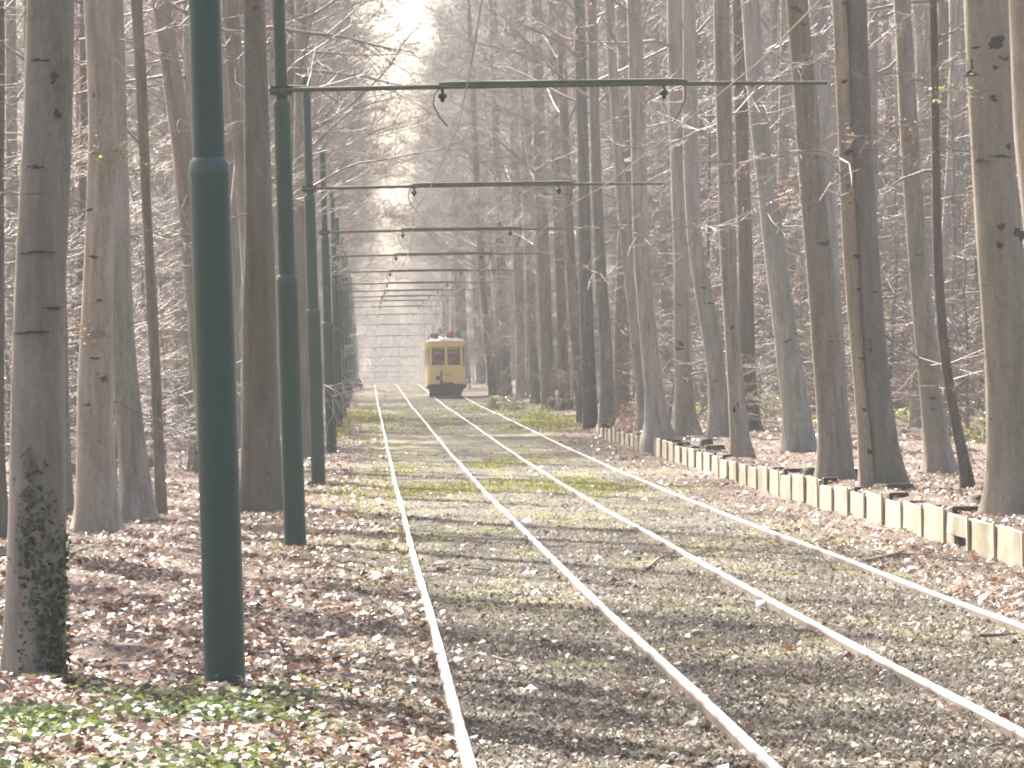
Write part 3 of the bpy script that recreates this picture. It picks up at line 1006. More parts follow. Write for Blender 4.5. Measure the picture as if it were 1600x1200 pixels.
CROWN_DENSE = [proto_off(crown_mesh('crown', 100 + i, 24 + i % 3, 5.0 + .8 * (i % 3), 30, (10, 8, 4), 5.2, 120 if i % 2 else 40, 12, .9)) for i in range(5)]
CROWN_LINE = [proto_off(crown_mesh('crown', 150 + i, 24 + i % 3, 6.5 + .8 * (i % 3), 30, (10, 8, 4), 5.2, 60, 2, .85)) for i in range(4)]
CROWN_THIN = [proto_off(crown_mesh('crown', 200 + i, 24 + i % 2, 8.0 + i % 3, 15, (6, 4, 2), 4.2, 12, 5 if i % 2 else 0, 1.0)) for i in range(4)]


def sapling_meshes(seed, leaves, leafmat, H):
    rg = np.random.default_rng(seed)
    zz = np.linspace(-.1, H, 12)
    wx = np.cumsum(rg.normal(0, .05, 12)); wy = np.cumsum(rg.normal(0, .05, 12))
    wx -= wx[0]; wy -= wy[0]
    r = .045 * (1 - .85 * np.clip(zz / H, 0, 1)) * (H / 6)
    V, Fs = tube_geo(np.stack([wx, wy, zz], -1), list(np.maximum(r, .006)), 7)
    st = proto_off(mesh_obj('stem', V, Fs, M['bark_far'], None, True))
    S = Segs()
    n = 30
    hz = rg.uniform(.5, H - .2, n); az = rg.uniform(0, 6.28, n); el = rg.normal(.15, .25, n)
    s = np.stack([np.interp(hz, zz, wx), np.interp(hz, zz, wy), hz], -1)
    d = np.stack([np.cos(az) * np.cos(el), np.sin(az) * np.cos(el), np.sin(el)], -1)
    P, _ = grow(rg, s, d, rg.uniform(.7, 2.3, n) * (1.15 - .6 * hz / H), .014, 5, .12, -.01, S, 4, .3)
    s1, d1, t1 = sprout(rg, P, 9, .1, 1, .7, .25)
    P1, _ = grow(rg, s1, d1, rg.uniform(.25, .8, len(s1)), .0075, 3, .15, 0, S, 3, .5)
    s2, d2, t2 = sprout(rg, P1, 5, .1, 1, .7, .3)
    e2 = s2 + d2 * rg.uniform(.1, .3, (len(s2), 1))
    S.seg(s2, e2, np.full(len(s2), .005), np.full(len(s2), .003), 3)
    V, Q = S.out(); fm = np.zeros(len(Q), np.int32); mats = [M['twig']]
    if leaves:
        ok = rg.choice(len(e2), min(leaves, len(e2)), replace=False)
        LV, LQ = leaf_quads(rg, e2[ok], rg.uniform(.05, .085, len(ok)), .3)
        Q = np.concatenate([Q, LQ + len(V)]); V = np.concatenate([V, LV])
        fm = np.concatenate([fm, np.ones(len(LQ), np.int32)]); mats.append(leafmat)
    return st, proto_off(mesh_obj('branches', V, Q, None, None, False, mats, fm))


SAP_BARE = [sapling_meshes(300 + i, 0, None, 5.0 + i) for i in range(4)]
SAP_BROWN = [sapling_meshes(320 + i, 150, M['dry_leaf'], 4.0 + i) for i in range(2)]
SAP_FRESH = [sapling_meshes(340 + i, 260, M['fresh'], 4.0 + i) for i in range(2)]


# ------------------------------------------------------------------ trunks
def trunk_geo(pts, rad, seed, n=18, flare=1.0, root_lobes=5):
    """a tube through pts with a fluted, flared foot and gentle swellings"""
    rg = random.Random(seed)
    ph = [rg.uniform(0, 6.28) for _ in range(6)]
    P = [Vector(p) for p in pts]
    # resample
    Ls = [0]
    for a, b in zip(P[:-1], P[1:]): Ls.append(Ls[-1] + (b - a).length)
    tot = Ls[-1]
    s = []; x = 0.0
    while x < tot:
        s.append(x); x += .10 if x < 1.0 else .28 if x < 9 else .9
    s.append(tot)
    A = np.array([tuple(p) for p in P])
    Q = np.stack([np.interp(s, Ls, A[:, k]) for k in range(3)], -1)
    Rr = np.interp(s, Ls, rad)
    for _ in range(3):                                   # round the kinks of the traced line
        Q[1:-1] = .25 * Q[:-2] + .5 * Q[1:-1] + .25 * Q[2:]
    foot = Q[0][2] + .25
    V = []; Fs = []
    for i, (q, r) in enumerate(zip(Q, Rr)):
        h = max(0.0, q[2] - foot)
        fl = math.exp(-h / .38) * .55 * flare
        for k in range(n):
            a = 2 * math.pi * k / n
            lob = 1 + fl * (.55 + .9 * max(0, math.sin(root_lobes * a / 1.0 + ph[0])) ** 1.5)
            sw = 1 + .045 * math.sin(2 * a + ph[1] + h * .5) + .03 * math.sin(3 * a + ph[2] - h * .9) + .03 * math.sin(h * 2.3 + ph[3] + math.sin(a + ph[4])) * .7
            V.append((q[0] + r * lob * sw * math.cos(a), q[1] + r * lob * sw * math.sin(a), q[2]))
    m = len(Q)
    for i in range(m - 1):
        for k in range(n):
            a = i * n + k; b = i * n + (k + 1) % n
            Fs.append((a, b, b + n, a + n))
    Fs.append(tuple((m - 1) * n + k for k in range(n)))
    return V, Fs


HEROES = []
root_rad = {}


def hero(path, label, mat='bark', H=24.0, crown='thin', base=None, Y=None, flare=1.0, group=None, crown_scale=1.0, name='beech_tree'):
    """path: (x, y, width) in photograph pixels from the foot upward; the trunk stands where its foot meets the ground"""
    x, y, w = path[0]
    if Y is None:
        p = hit_ground(x, y)
    else:
        p = at_plane(x, y, Y)
    Yd = p.y
    pts = []; rad = []
    for k, (x, y, w) in enumerate(path):
        q = at_plane(x, y, Yd)
        pts.append(q); rad.append(.5 * w / pxm(Yd))
    gz = zt(pts[0].x, Yd)
    root = empty(name, (pts[0].x, Yd, gz))
    org = Vector((pts[0].x, Yd, gz))
    seed = len(HEROES) * 13 + 5
    rg = random.Random(seed)
    rel = [q - org for q in pts]
    # the trace shows x only: let the trunk wander a little along the track as well
    for k, q in enumerate(rel):
        q.y += .06 * math.sin(q.z * .5 + seed)
    if rel[0].z > -.15:
        d0 = (rel[1] - rel[0]); rel.insert(0, Vector((rel[0].x - d0.x * .03, rel[0].y, -.30))); rad.insert(0, rad[0])
    # continue above the frame to the full height
    top = rel[-1].copy(); d = (rel[-1] - rel[max(0, len(rel) - 3)]).normalized()
    r = rad[-1]
    zt0 = top.z
    while top.z < H:
        d = (d + Vector((rg.uniform(-.03, .03), rg.uniform(-.03, .03), .12))).normalized()
        top = top + d * 2.0
        rel.append(top.copy()); rad.append(r * max(.12, 1 - (top.z - zt0) / (H - zt0 + 1.5)))
    V, Fs = trunk_geo(rel, rad, seed, 22 if Yd < 75 else 14, flare)
    mesh_obj('trunk', V, Fs, M[mat], root, True)
    # crown: aligned with the upper trunk
    zs = [q.z for q in rel]
    A = np.array([tuple(q) for q in rel])
    f = lambda z: Vector((np.interp(z, zs, A[:, 0]), np.interp(z, zs, A[:, 1]), z))
    a, b = f(H * .35), f(H * .85)
    dirv = (b - a).normalized()
    co = bpy.data.objects.new('crown', rg.choice(CROWN_DENSE if crown == 'dense' else CROWN_THIN)); col.objects.link(co)
    co.parent = root
    co.location = a - dirv * (a.z / dirv.z)
    co.rotation_mode = 'QUATERNION'
    co.rotation_quaternion = Vector((0, 0, 1)).rotation_difference(dirv) @ Quaternion((0, 0, 1), rg.uniform(0, 6.28))
    s = H / 24.5 * crown_scale
    co.scale = (s, s, H / 24.5)
    tag(root, label, 'tree', group)
    HEROES.append((root, f, Yd, org))
    root_rad[root.name] = (list(zs), list(rad) + [rad[-1]] * (len(zs) - len(rad)))
    return root


def hero_branch(tree, pts, r0, twigs=True, name='branch', leaf=None):
    """a limb traced in photograph pixels, standing in its tree's own plane"""
    root, f, Yd, org = next(h for h in HEROES if h[0] is tree)
    rg = np.random.default_rng(int(pts[0][0] * 7 + pts[0][1]))
    P = np.array([tuple(at_plane(x, y, Yd) - org) for x, y in pts])
    P[:, 1] += np.linspace(0, 1, len(P)) * rg.uniform(-.8, .3)
    S = Segs()
    rr = np.linspace(r0, r0 * .25, len(P))
    V, Fs = tube_geo(P, list(rr), 6)
    V = np.array([tuple(v) for v in V]); Q = np.array([q for q in Fs if len(q) == 4])
    S.add(V, Q)
    fm = None; mats = [M['twig']]
    if twigs:
        ln = np.linalg.norm(np.diff(P, axis=0), axis=1).sum()
        s1, d1, t1 = sprout(rg, P[None], int(8 + 7 * ln), .1, 1, .75, .6)
        P1, _ = grow(rg, s1, d1, rg.uniform(.15, .5, len(s1)) * (1.2 - .6 * t1) * min(1.6, ln / 1.2), max(.0042, r0 * .22), 3, .16, .02, S, 3, .5)
        s2, d2, _ = sprout(rg, P1, 4, .15, 1, .7, .6)
        e2 = s2 + d2 * rg.uniform(.06, .2, (len(s2), 1))
        S.seg(s2, e2, np.full(len(s2), .0038), np.full(len(s2), .0022), 3)
        if leaf:
            ok = rg.choice(len(e2), min(60, len(e2)), replace=False)
            LV, LQ = leaf_quads(rg, e2[ok], rg.uniform(.035, .06, len(ok)), .4)
            n0 = sum(len(q) for q in S.F)
            S.add(LV, LQ); mats.append(M[leaf])
            fm = np.concatenate([np.zeros(n0, np.int32), np.ones(len(LQ), np.int32)])
    V, Q = S.out()
    return mesh_obj(name, V, Q, None, root, False, mats, fm)
# ------------------------------------------------------------------ the trunks one can tell apart, traced
T = {}
T['ivy'] = hero([(57, 1058, 98), (59, 960, 96), (60, 800, 92), (59, 600, 86), (62, 480, 81), (68, 320, 78), (74, 200, 75), (76, 0, 73)],
                'thick grey beech with ivy up its foot, nearest trunk, beside the thickest green post', 'bark', 22, flare=.35)
T['edge'] = hero([(-14, 838, 46), (-13, 600, 40), (-12, 300, 37), (-11, 0, 34)], 'trunk cut off by the picture edge beyond the ivy clad beech', 'bark_dark', 23)
T['tan'] = hero([(150, 834, 68), (149, 760, 60), (148, 690, 55), (147, 600, 52), (152, 470, 47), (158, 330, 45), (161, 200, 44), (152, 0, 45)],
                'tan barked beech with broad foot standing just behind the ivy clad beech', 'bark_tan', 23, flare=.6)
T['behind_tan'] = hero([(122, 740, 22), (124, 600, 18), (125, 500, 16), (130, 300, 14), (132, 150, 13), (130, 0, 12)], 'thin dark trunk showing as a strip beside the tan barked beech', 'bark_dark', 22)
T['pale'] = hero([(214, 811, 52), (210, 730, 48), (203, 660, 45), (195, 600, 43), (189, 480, 38), (184, 300, 33), (181, 120, 30), (178, 0, 28)],
                 'pale grey beech leaning behind the tan barked beech, bright at its flared foot', 'bark', 23, flare=.7)
T['thinleft'] = hero([(252, 804, 17), (247, 680, 16), (243, 600, 16), (237, 470, 17), (232, 380, 15), (225, 230, 17), (221, 120, 18), (213, 0, 19)],
                     'slender crooked trunk between the pale leaning beech and the nearest green post', 'bark', 21, flare=.4)
T['l285'] = hero([(286, 706, 26), (285, 600, 23), (281, 400, 20), (279, 200, 18), (277, 0, 17)], 'slim straight beech seen just short of the nearest green post', 'bark', 23)
T['l308'] = hero([(308, 738, 22), (305, 600, 19), (301, 400, 17), (296, 200, 15), (292, 0, 14)], 'slim beech half hidden by the edge of the nearest green post', 'bark', 23)
T['brown'] = hero([(408, 800, 66), (407, 700, 62), (404, 540, 58), (405, 330, 46), (401, 160, 38), (397, 0, 34)],
                  'stout brown beech standing between the two nearest green posts', 'bark_dark', 24, flare=.45)
T['l468'] = hero([(479, 716, 26), (473, 600, 22), (468, 430, 20), (467, 300, 19), (470, 180, 20), (471, 0, 20)], 'pinkish grey trunk rising between the second and third green posts', 'bark', 24)
T['l455'] = hero([(462, 700, 14), (458, 400, 12), (455, 200, 11), (454, 0, 11)], 'thin trunk close against the second green post with limbs reaching over the track', 'bark_dark', 23)
T['l370'] = hero([(368, 702, 18), (366, 500, 15), (362, 250, 13), (358, 0, 12)], 'slim grey trunk peeping out beside the stout brown beech', 'bark', 22)
T['l20'] = hero([(22, 716, 24), (20, 500, 20), (18, 250, 17), (17, 0, 16)], 'grey trunk in the wood seen past the outer side of the ivy clad beech', 'bark', 23)

hero_branch(T['l455'], [(454, 234), (475, 212), (520, 185), (550, 162), (572, 142), (595, 120), (612, 100), (632, 65), (652, 45)], .05)
hero_branch(T['l455'], [(455, 262), (475, 236), (492, 225), (517, 200), (550, 172), (575, 152), (610, 146), (650, 128)], .045)
hero_branch(T['l468'], [(474, 300), (530, 267), (560, 255), (600, 250), (650, 240), (690, 233), (730, 215)], .03)
hero_branch(T['l468'], [(472, 120), (500, 92), (522, 70), (545, 30), (560, -20)], .035)
hero_branch(T['thinleft'], [(228, 245), (216, 222), (200, 205), (184, 180)], .022)
hero_branch(T['tan'], [(166, 240), (182, 236), (198, 243), (216, 251)], .008, leaf='fresh')
hero_branch(T['tan'], [(138, 240), (150, 237), (170, 244), (195, 248)], .008, leaf='fresh')
hero_branch(T['tan'], [(112, 746), (130, 742), (150, 750), (168, 760)], .008, leaf='fresh')
hero_branch(T['tan'], [(175, 528), (160, 520), (140, 523), (126, 530)], .008, leaf='dry_leaf')

T['r1'] = hero([(1590, 806, 96), (1586, 740, 84), (1579, 600, 79), (1570, 480, 76), (1562, 380, 75), (1551, 260, 72), (1545, 150, 72), (1541, 0, 73)],
               'big beech behind the wall at the picture edge with bright sunlit flank and dark scars', 'bark_tan', 24, flare=.55)
T['r1b'] = hero([(1672, 800, 92), (1660, 600, 84), (1640, 400, 80), (1622, 200, 78), (1614, 0, 76)], 'beech mostly beyond the picture edge behind the big scarred beech', 'bark', 24)
T['r2'] = hero([(1513, 764, 22), (1503, 705, 17), (1488, 640, 15), (1476, 560, 15), (1468, 470, 15), (1464, 370, 15), (1463, 200, 14), (1459, 0, 13)],
               'slender sapling bending away at its foot in front of the big scarred beech', 'bark_dark', 12, flare=.35, crown_scale=.5)
T['r3'] = hero([(1468, 742, 40), (1458, 640, 35), (1446, 520, 33), (1434, 400, 31), (1424, 260, 30), (1416, 120, 30), (1410, 0, 28)], 'grey beech standing back on the bank behind the bending sapling', 'bark', 24)
T['r4'] = hero([(1394, 760, 48), (1384, 700, 42), (1371, 600, 37), (1364, 500, 36), (1357, 400, 35), (1348, 240, 33), (1338, 0, 31)], 'dark trunk leaning beside the pale slender trunk at the wall', 'bark_dark', 24, flare=.5)
T['r5'] = hero([(1358, 766, 31), (1353, 690, 26), (1346, 600, 24), (1338, 500, 25), (1331, 400, 25), (1322, 230, 23), (1311, 0, 22)], 'pale slender beech with small scars right behind the wall, sunlit along one edge', 'bark_tan', 23, flare=.35)
T['r6'] = hero([(1308, 748, 54), (1304, 660, 49), (1294, 560, 46), (1281, 420, 42), (1271, 300, 40), (1259, 160, 37), (1245, 0, 34)], 'stout grey beech behind the mossy stump at the wall', 'bark', 25, flare=.55)
T['r6b'] = hero([(1310, 700, 38), (1301, 500, 34), (1291, 300, 31), (1276, 0, 28)], 'bluish grey trunk hidden low down by the stout beech above the mossy stump', 'bark', 24)
T['r7'] = hero([(1251, 706, 52), (1245, 640, 44), (1233, 560, 40), (1215, 430, 36), (1200, 310, 33), (1184, 180, 29), (1172, 0, 28)], 'leaning grey beech between the stout beech and the smooth upright trunk', 'bark', 24, flare=.6)
T['r8'] = hero([(1161, 716, 36), (1156, 680, 30), (1150, 600, 26), (1143, 500, 25), (1137, 400, 25), (1131, 200, 24), (1127, 0, 25)], 'smooth upright beech standing alone just behind the wall, pale along one edge', 'bark', 24, flare=.6)
T['r8b'] = hero([(1171, 672, 30), (1167, 550, 26), (1164, 400, 24), (1159, 200, 22), (1155, 0, 20)], 'trunk directly behind the smooth upright beech', 'bark_dark', 24)
T['r9'] = hero([(1124, 683, 40), (1123, 640, 34), (1119, 580, 31), (1108, 500, 29), (1095, 440, 25), (1086, 390, 23), (1079, 250, 23), (1077, 0, 20)], 'beech with strongly curved lower trunk bowing out beside the broad footed beech', 'bark', 24, flare=.3)
T['r10'] = hero([(1073, 681, 44), (1069, 620, 32), (1067, 560, 28), (1064, 400, 25), (1058, 200, 24), (1054, 0, 24)], 'beech with broad flared foot between the curved beech and the double trunk', 'bark', 24, flare=.8)
T['r11'] = hero([(1029, 686, 44), (1022, 610, 31), (1012, 510, 27), (1002, 410, 25), (998, 250, 23), (995, 120, 24), (991, 0, 22)], 'wide footed grey beech standing at the far end of the wall and forking high up', 'bark', 24, flare=.7)
T['r12'] = hero([(1009, 674, 20), (1001, 600, 18), (991, 500, 17), (979, 400, 16), (967, 250, 16), (958, 120, 15), (952, 0, 15)], 'slim leaning trunk close against the forked beech', 'bark', 23)
T['r13'] = hero([(948, 675, 26), (949, 600, 21), (945, 520, 19), (939, 440, 18), (934, 330, 17), (928, 150, 16), (924, 0, 15)], 'wavy slim beech at the far end of the pale wall, bright along one edge', 'bark_dark', 23, flare=.4)
T['r14'] = hero([(922, 669, 24), (920, 600, 22), (915, 450, 21), (911, 250, 19), (905, 0, 17)], 'upright grey beech just past the far end of the pale wall', 'bark_dark', 23, flare=.4)
T['r15'] = hero([(909, 662, 16), (903, 580, 15), (895, 470, 16), (887, 330, 16), (880, 160, 15), (875, 0, 15)], 'thin leaning trunk left standing beyond the upright beech past the wall', 'bark', 23, flare=.3)
T['r16'] = hero([(884, 641, 20), (880, 560, 17), (874, 400, 16), (868, 200, 15), (864, 0, 14)], 'greenish slim trunk in the row beside the rails past the wall', 'bark_dark', 23)
T['r17'] = hero([(858, 642, 24), (855, 560, 22), (848, 400, 21), (842, 200, 19), (838, 0, 18)], 'brownish beech in the rail side row behind the bright grass tuft', 'bark', 23, flare=.3)
T['r18'] = hero([(836, 632, 17), (832, 520, 15), (826, 400, 14), (820, 200, 13), (816, 0, 12)], 'slim trunk in the rail side row just behind the bramble bush', 'bark_dark', 23, flare=.3)
T['r19'] = hero([(814, 624, 17), (812, 520, 15), (808, 400, 15), (803, 200, 14), (800, 0, 13)], 'trunk in the rail side row rising out of the bramble bush', 'bark', 23, flare=.3)
T['r20'] = hero([(793, 621, 17), (790, 560, 15), (786, 480, 15), (781, 380, 14), (775, 200, 13), (770, 0, 12)], 'dark trunk in the rail side row nearest the tram but one', 'bark_dark', 23, flare=.3)
T['r21'] = hero([(770, 618, 12), (766, 570, 11), (760, 510, 11), (752, 420, 11), (745, 300, 10), (738, 120, 9)], 'dark leaning trunk nearest the tram, in front of its far side', 'bark_dark', 22, flare=.3)
T['r22'] = hero([(756, 599, 14), (750, 550, 12), (744, 500, 12), (741, 400, 11), (737, 200, 10)], 'hazy trunk standing behind the tram shadow', 'bark_far', 22)
T['r23'] = hero([(722, 604, 16), (721, 560, 15), (718, 480, 14), (714, 380, 13), (710, 250, 12)], 'hazy trunk rising straight out behind the tram roof', 'bark_far', 22, Y=285, flare=.2)

hero_branch(T['r14'], [(1033, 200), (1000, 217), (950, 227), (900, 237), (860, 253), (835, 266)][::-1], .022)
hero_branch(T['r10'], [(1048, 181), (1010, 180), (978, 181), (955, 186)], .014)
hero_branch(T['r11'], [(984, 95), (960, 62), (945, 35), (925, 12)], .03)
hero_branch(T['r11'], [(1003, 60), (1008, 30), (1022, 0), (1032, -30)], .03)
hero_branch(T['r2'], [(1459, 8), (1430, 20), (1400, 38), (1383, 62)], .008)
hero_branch(T['r2'], [(1462, 112), (1425, 116), (1380, 117), (1337, 124)], .008)
hero_branch(T['r2'], [(1462, 182), (1420, 196), (1380, 203), (1333, 217)], .009, leaf='dry_leaf')
hero_branch(T['r2'], [(1463, 90), (1480, 100), (1500, 108), (1520, 104)], .007)
hero_branch(T['r2'], [(1464, 235), (1440, 245), (1415, 252), (1395, 258)], .007)
hero_branch(T['r5'], [(1316, 72), (1298, 78), (1286, 84)], .010)
hero_branch(T['r5'], [(1315, 100), (1280, 95), (1240, 97), (1205, 112)], .010)
hero_branch(T['r5'], [(1314, 62), (1270, 100), (1230, 114), (1200, 123)], .010)
hero_branch(T['r7'], [(1190, 243), (1172, 250), (1155, 262), (1140, 276)], .010, leaf='dry_leaf')
hero_branch(T['r6'], [(1283, 300), (1262, 306), (1240, 303), (1218, 318)], .010, leaf='dry_leaf')
hero_branch(T['r1'], [(1511, 80), (1500, 84), (1485, 96)], .010)
hero_branch(T['r1'], [(1516, 135), (1490, 140), (1470, 150)], .008, leaf='fresh')


def scar(tree, px_, py_, wp, hp, seed):
    """a dark raised scar or healed knot on the bark, sunk into the trunk on the side it is seen from"""
    root, f, Yd, org = next(h for h in HEROES if h[0] is tree)
    rg_ = random.Random(seed)
    q = at_plane(px_, py_, Yd) - org
    zs, rr = root_rad[tree.name]
    c = f(q.z); r = float(np.interp(q.z, zs, rr))
    a = max(-1.2, min(1.2, math.asin(max(-.94, min(.94, (q.x - c.x) / r)))))
    nrm = Vector((math.sin(a), -math.cos(a), 0)); tan = Vector((math.cos(a), math.sin(a), 0)); up = Vector((0, 0, 1))
    o = Vector((c.x, c.y, q.z)) + nrm * r * .99
    w, h = wp / pxm(Yd) / max(.45, math.cos(a)) * .5, hp / pxm(Yd) * .5
    n = 16; V = []; Fs = []
    ph = [rg_.uniform(0, 6.28) for _ in range(4)]
    for j, (s, d) in enumerate(((1.0, -.02), (.96, .010), (.7, .017), (.3, .014))):
        for k in range(n):
            t_ = 2 * math.pi * k / n
            e = 1 + .22 * math.sin(2 * t_ + ph[0]) + .2 * math.sin(3 * t_ + ph[1]) + .16 * math.sin(5 * t_ + ph[2])
            V.append(o + tan * (w * s * e * math.cos(t_)) + up * (h * s * e * math.sin(t_) + .15 * h * math.cos(t_ * 2 + ph[3])) + nrm * (d - (w * s * math.cos(t_)) ** 2 / (2 * r)))
    for j in range(3):
        for k in range(n):
            b = j * n + k; c2 = j * n + (k + 1) % n
            Fs.append((b, c2, c2 + n, b + n))
    Fs.append(tuple(3 * n + k for k in range(n)))
    mesh_obj('bark_scar', V, Fs, M['scar'], root, True)


for i, (t_, sp) in enumerate((('r1', ((1553, 68, 34, 18), (1541, 76, 40, 8), (1520, 98, 15, 20), (1513, 116, 14, 12), (1551, 108, 9, 9), (1547, 155, 13, 10), (1572, 230, 9, 8), (1591, 368, 18, 22), (1558, 356, 10, 13), (1556, 384, 10, 12), (1528, 252, 18, 4), (1560, 246, 30, 4))),
                              ('r5', ((1318, 128, 10, 6), (1325, 238, 12, 9), (1327, 290, 9, 5), (1337, 400, 9, 5), (1341, 452, 8, 4), (1346, 560, 8, 5), (1350, 640, 9, 5), (1357, 706, 10, 9))),
                              ('ivy', ((87, 122, 12, 16), (63, 96, 26, 5), (55, 262, 26, 6), (92, 180, 9, 14), (60, 395, 44, 5), (50, 520, 50, 5), (86, 482, 30, 4))),
                              ('tan', ((140, 328, 10, 4), (148, 402, 16, 4), (156, 470, 12, 4), (150, 560, 14, 4), (138, 632, 9, 5))),
                              ('r8', ((1150, 637, 11, 16), (1143, 512, 7, 5), (1132, 255, 8, 5))), ('r10', ((1062, 536, 9, 9), (1072, 596, 6, 6), (1060, 545, 14, 5))), ('r9', ((1110, 474, 10, 4), (1098, 450, 8, 4))),
                              ('r6', ((1275, 246, 14, 5), (1254, 40, 9, 6))), ('r3', ((1440, 560, 12, 4), (1455, 622, 10, 5))))):
    for j, (a_, b_, c_, d_) in enumerate(sp):
        scar(T[t_], a_, b_, c_, d_, i * 31 + j)

# ------------------------------------------------------------------ the wood behind: every tree on its own
def straight_trunk(seed, H, r, lean=.3):
    rg = random.Random(seed)
    pts = []; rad = []
    z = -.4; x = y = 0.0; k = 0
    ax, ay, p1, p2 = rg.uniform(.05, .16), rg.uniform(.05, .16), rg.uniform(0, 6), rg.uniform(0, 6)
    while z < H:
        pts.append((ax * (math.sin(z * .42 + p1) - math.sin(p1)), ay * (math.sin(z * .37 + p2) - math.sin(p2)), z))
        rad.append(r * max(.14, (1 - .92 * max(0, z) / H) ** .8)); z += .9
    return trunk_geo(pts, rad, seed, 11, .7)


TRUNKS = []
for i in range(7):
    V, Fs = straight_trunk(700 + i, 23.5, [.17, .20, .24, .15, .28, .19, .22][i])
    TRUNKS.append([proto_off(mesh_obj('trunk', V, Fs, M[m], None, True)) for m in ('bark_far', 'bark')])

occupied = [(h[3].x, h[3].y) for h in HEROES]


def free(x, y, dmin):
    return all((x - a) ** 2 + (y - b) ** 2 * .25 > dmin * dmin for a, b in occupied)


def in_track(x, y):
    return -1.9 < x < 6.9 if y < 135 else -1.9 < x < 6.2


def plant_tree(x, y, label, group, dense, rg, s=None, wide=False):
    root = empty('beech_tree', (x, y, zt(x, y)))
    root.rotation_euler = (rg.gauss(0, .022), rg.gauss(0, .03), rg.uniform(0, 6.28))
    s = s or rg.uniform(.85, 1.12)
    root.scale = (s, s, s * rg.uniform(.95, 1.08))
    tr = bpy.data.objects.new('trunk', rg.choice(TRUNKS)[0 if y > 150 else 1]); col.objects.link(tr); tr.parent = root
    co = bpy.data.objects.new('crown', rg.choice(CROWN_LINE if wide else CROWN_DENSE if dense else CROWN_THIN)); col.objects.link(co); co.parent = root
    if wide: co.scale = (1.28, 1.28, 1.02) if y < 250 else (1.12, 1.12, 1)
    tag(root, label, 'tree', group)
    occupied.append((x, y))
    return root


rg = random.Random(42)
GR = 'bare beeches of the wood'
n_l = n_r = 0
tries = 0
# rows that line the cutting from the tram to beyond the crest
for y in list(np.arange(122, 340, 6.5)) + list(np.arange(342, 530, 12)):
    for side in (-1, 1):
        if side > 0 and y < 225: continue
        yy = y + rg.uniform(-2.5, 2.5)
        x = (-2.6 - abs(rg.gauss(0, .5))) if side < 0 else (6.6 + abs(rg.gauss(0, .7)))
        if free(x, yy, 1.0):
            if side < 0:
                lab = 'beech lining the cutting in hazy distance behind the green posts'
            else:
                lab = 'beech lining the cutting in hazy distance past the tram'
            plant_tree(x, yy, lab, GR, True, rg, None, True)
while n_r < 128 and tries < 6000:
    tries += 1
    y = 94 + 250 * rg.random() ** 1.4
    xmax = .152 * y + 2
    x = rg.uniform(7.2, xmax)
    if y < 112 and x < 10.5: continue
    if free(x, y, 1.5 if y < 180 else 1.2):
        lab = 'slim grey beech in the wood well behind the retaining wall' if y < 190 else 'hazy beech deep in the wood on the retaining wall side'
        plant_tree(x, y, lab, GR, y > 130, rg); n_r += 1
tries = 0
while n_l < 52 and tries < 6000:
    tries += 1
    y = 66 + 270 * rg.random() ** 1.3
    x = -rg.uniform(2.6, .088 * y + 2)
    if x > -4.2 and y < 110: continue
    if free(x, y, 1.4):
        lab = 'slim grey beech in the wood behind the green posts' if y < 150 else 'hazy beech deep in the wood on the green post side'
        plant_tree(x, y, lab, GR, y > 120, rg); n_l += 1
# a few beeches outside the frame whose shadows fall into it
for x, y in ((-4.6, 36.5), (-8.5, 37), (-4.7, 42), (-9.5, 42), (-5.6, 47), (-7.8, 51), (-11.5, 52), (-6.0, 56.5), (-9.2, 58), (-13.0, 60), (-7.0, 65), (-10.4, 69), (-14, 72), (-10.9, 79), (-13.5, 86), (-4.3, 39.3), (-5.2, 40.8), (-4.6, 45.2), (-5.3, 48.8), (-4.9, 52), (-5.7, 54.2), (-6.6, 43.6)):
    plant_tree(x, y, 'beech standing outside the picture on the ivy clad beech side, throwing its shadow in', 'shadow casting beeches', False, rg)

# slim beeches standing in line with the posts as seen from the camera: only their shadows show
for px_, y in ((338, 72), (344, 84), (335, 98), (342, 116), (404, 78), (409, 93), (402, 112), (452, 92), (456, 118), (447, 140)):
    p = at_plane(px_, 640, y)
    plant_tree(p.x, y, 'beech standing in line behind a green post or the stout brown beech', 'shadow casting beeches', False, rg, .95)

# understory saplings
def sapling(x, y, kind, label, group, s=1.0):
    st, br = rg.choice({'bare': SAP_BARE, 'brown': SAP_BROWN, 'fresh': SAP_FRESH}[kind])
    root = empty('sapling', (x, y, zt(x, y)), rg.uniform(0, 6.28))
    root.scale = (s, s, s)
    for nm, me in (('stem', st), ('branches', br)):
        o = bpy.data.objects.new(nm, me); col.objects.link(o); o.parent = root
    tag(root, label, 'sapling', group)


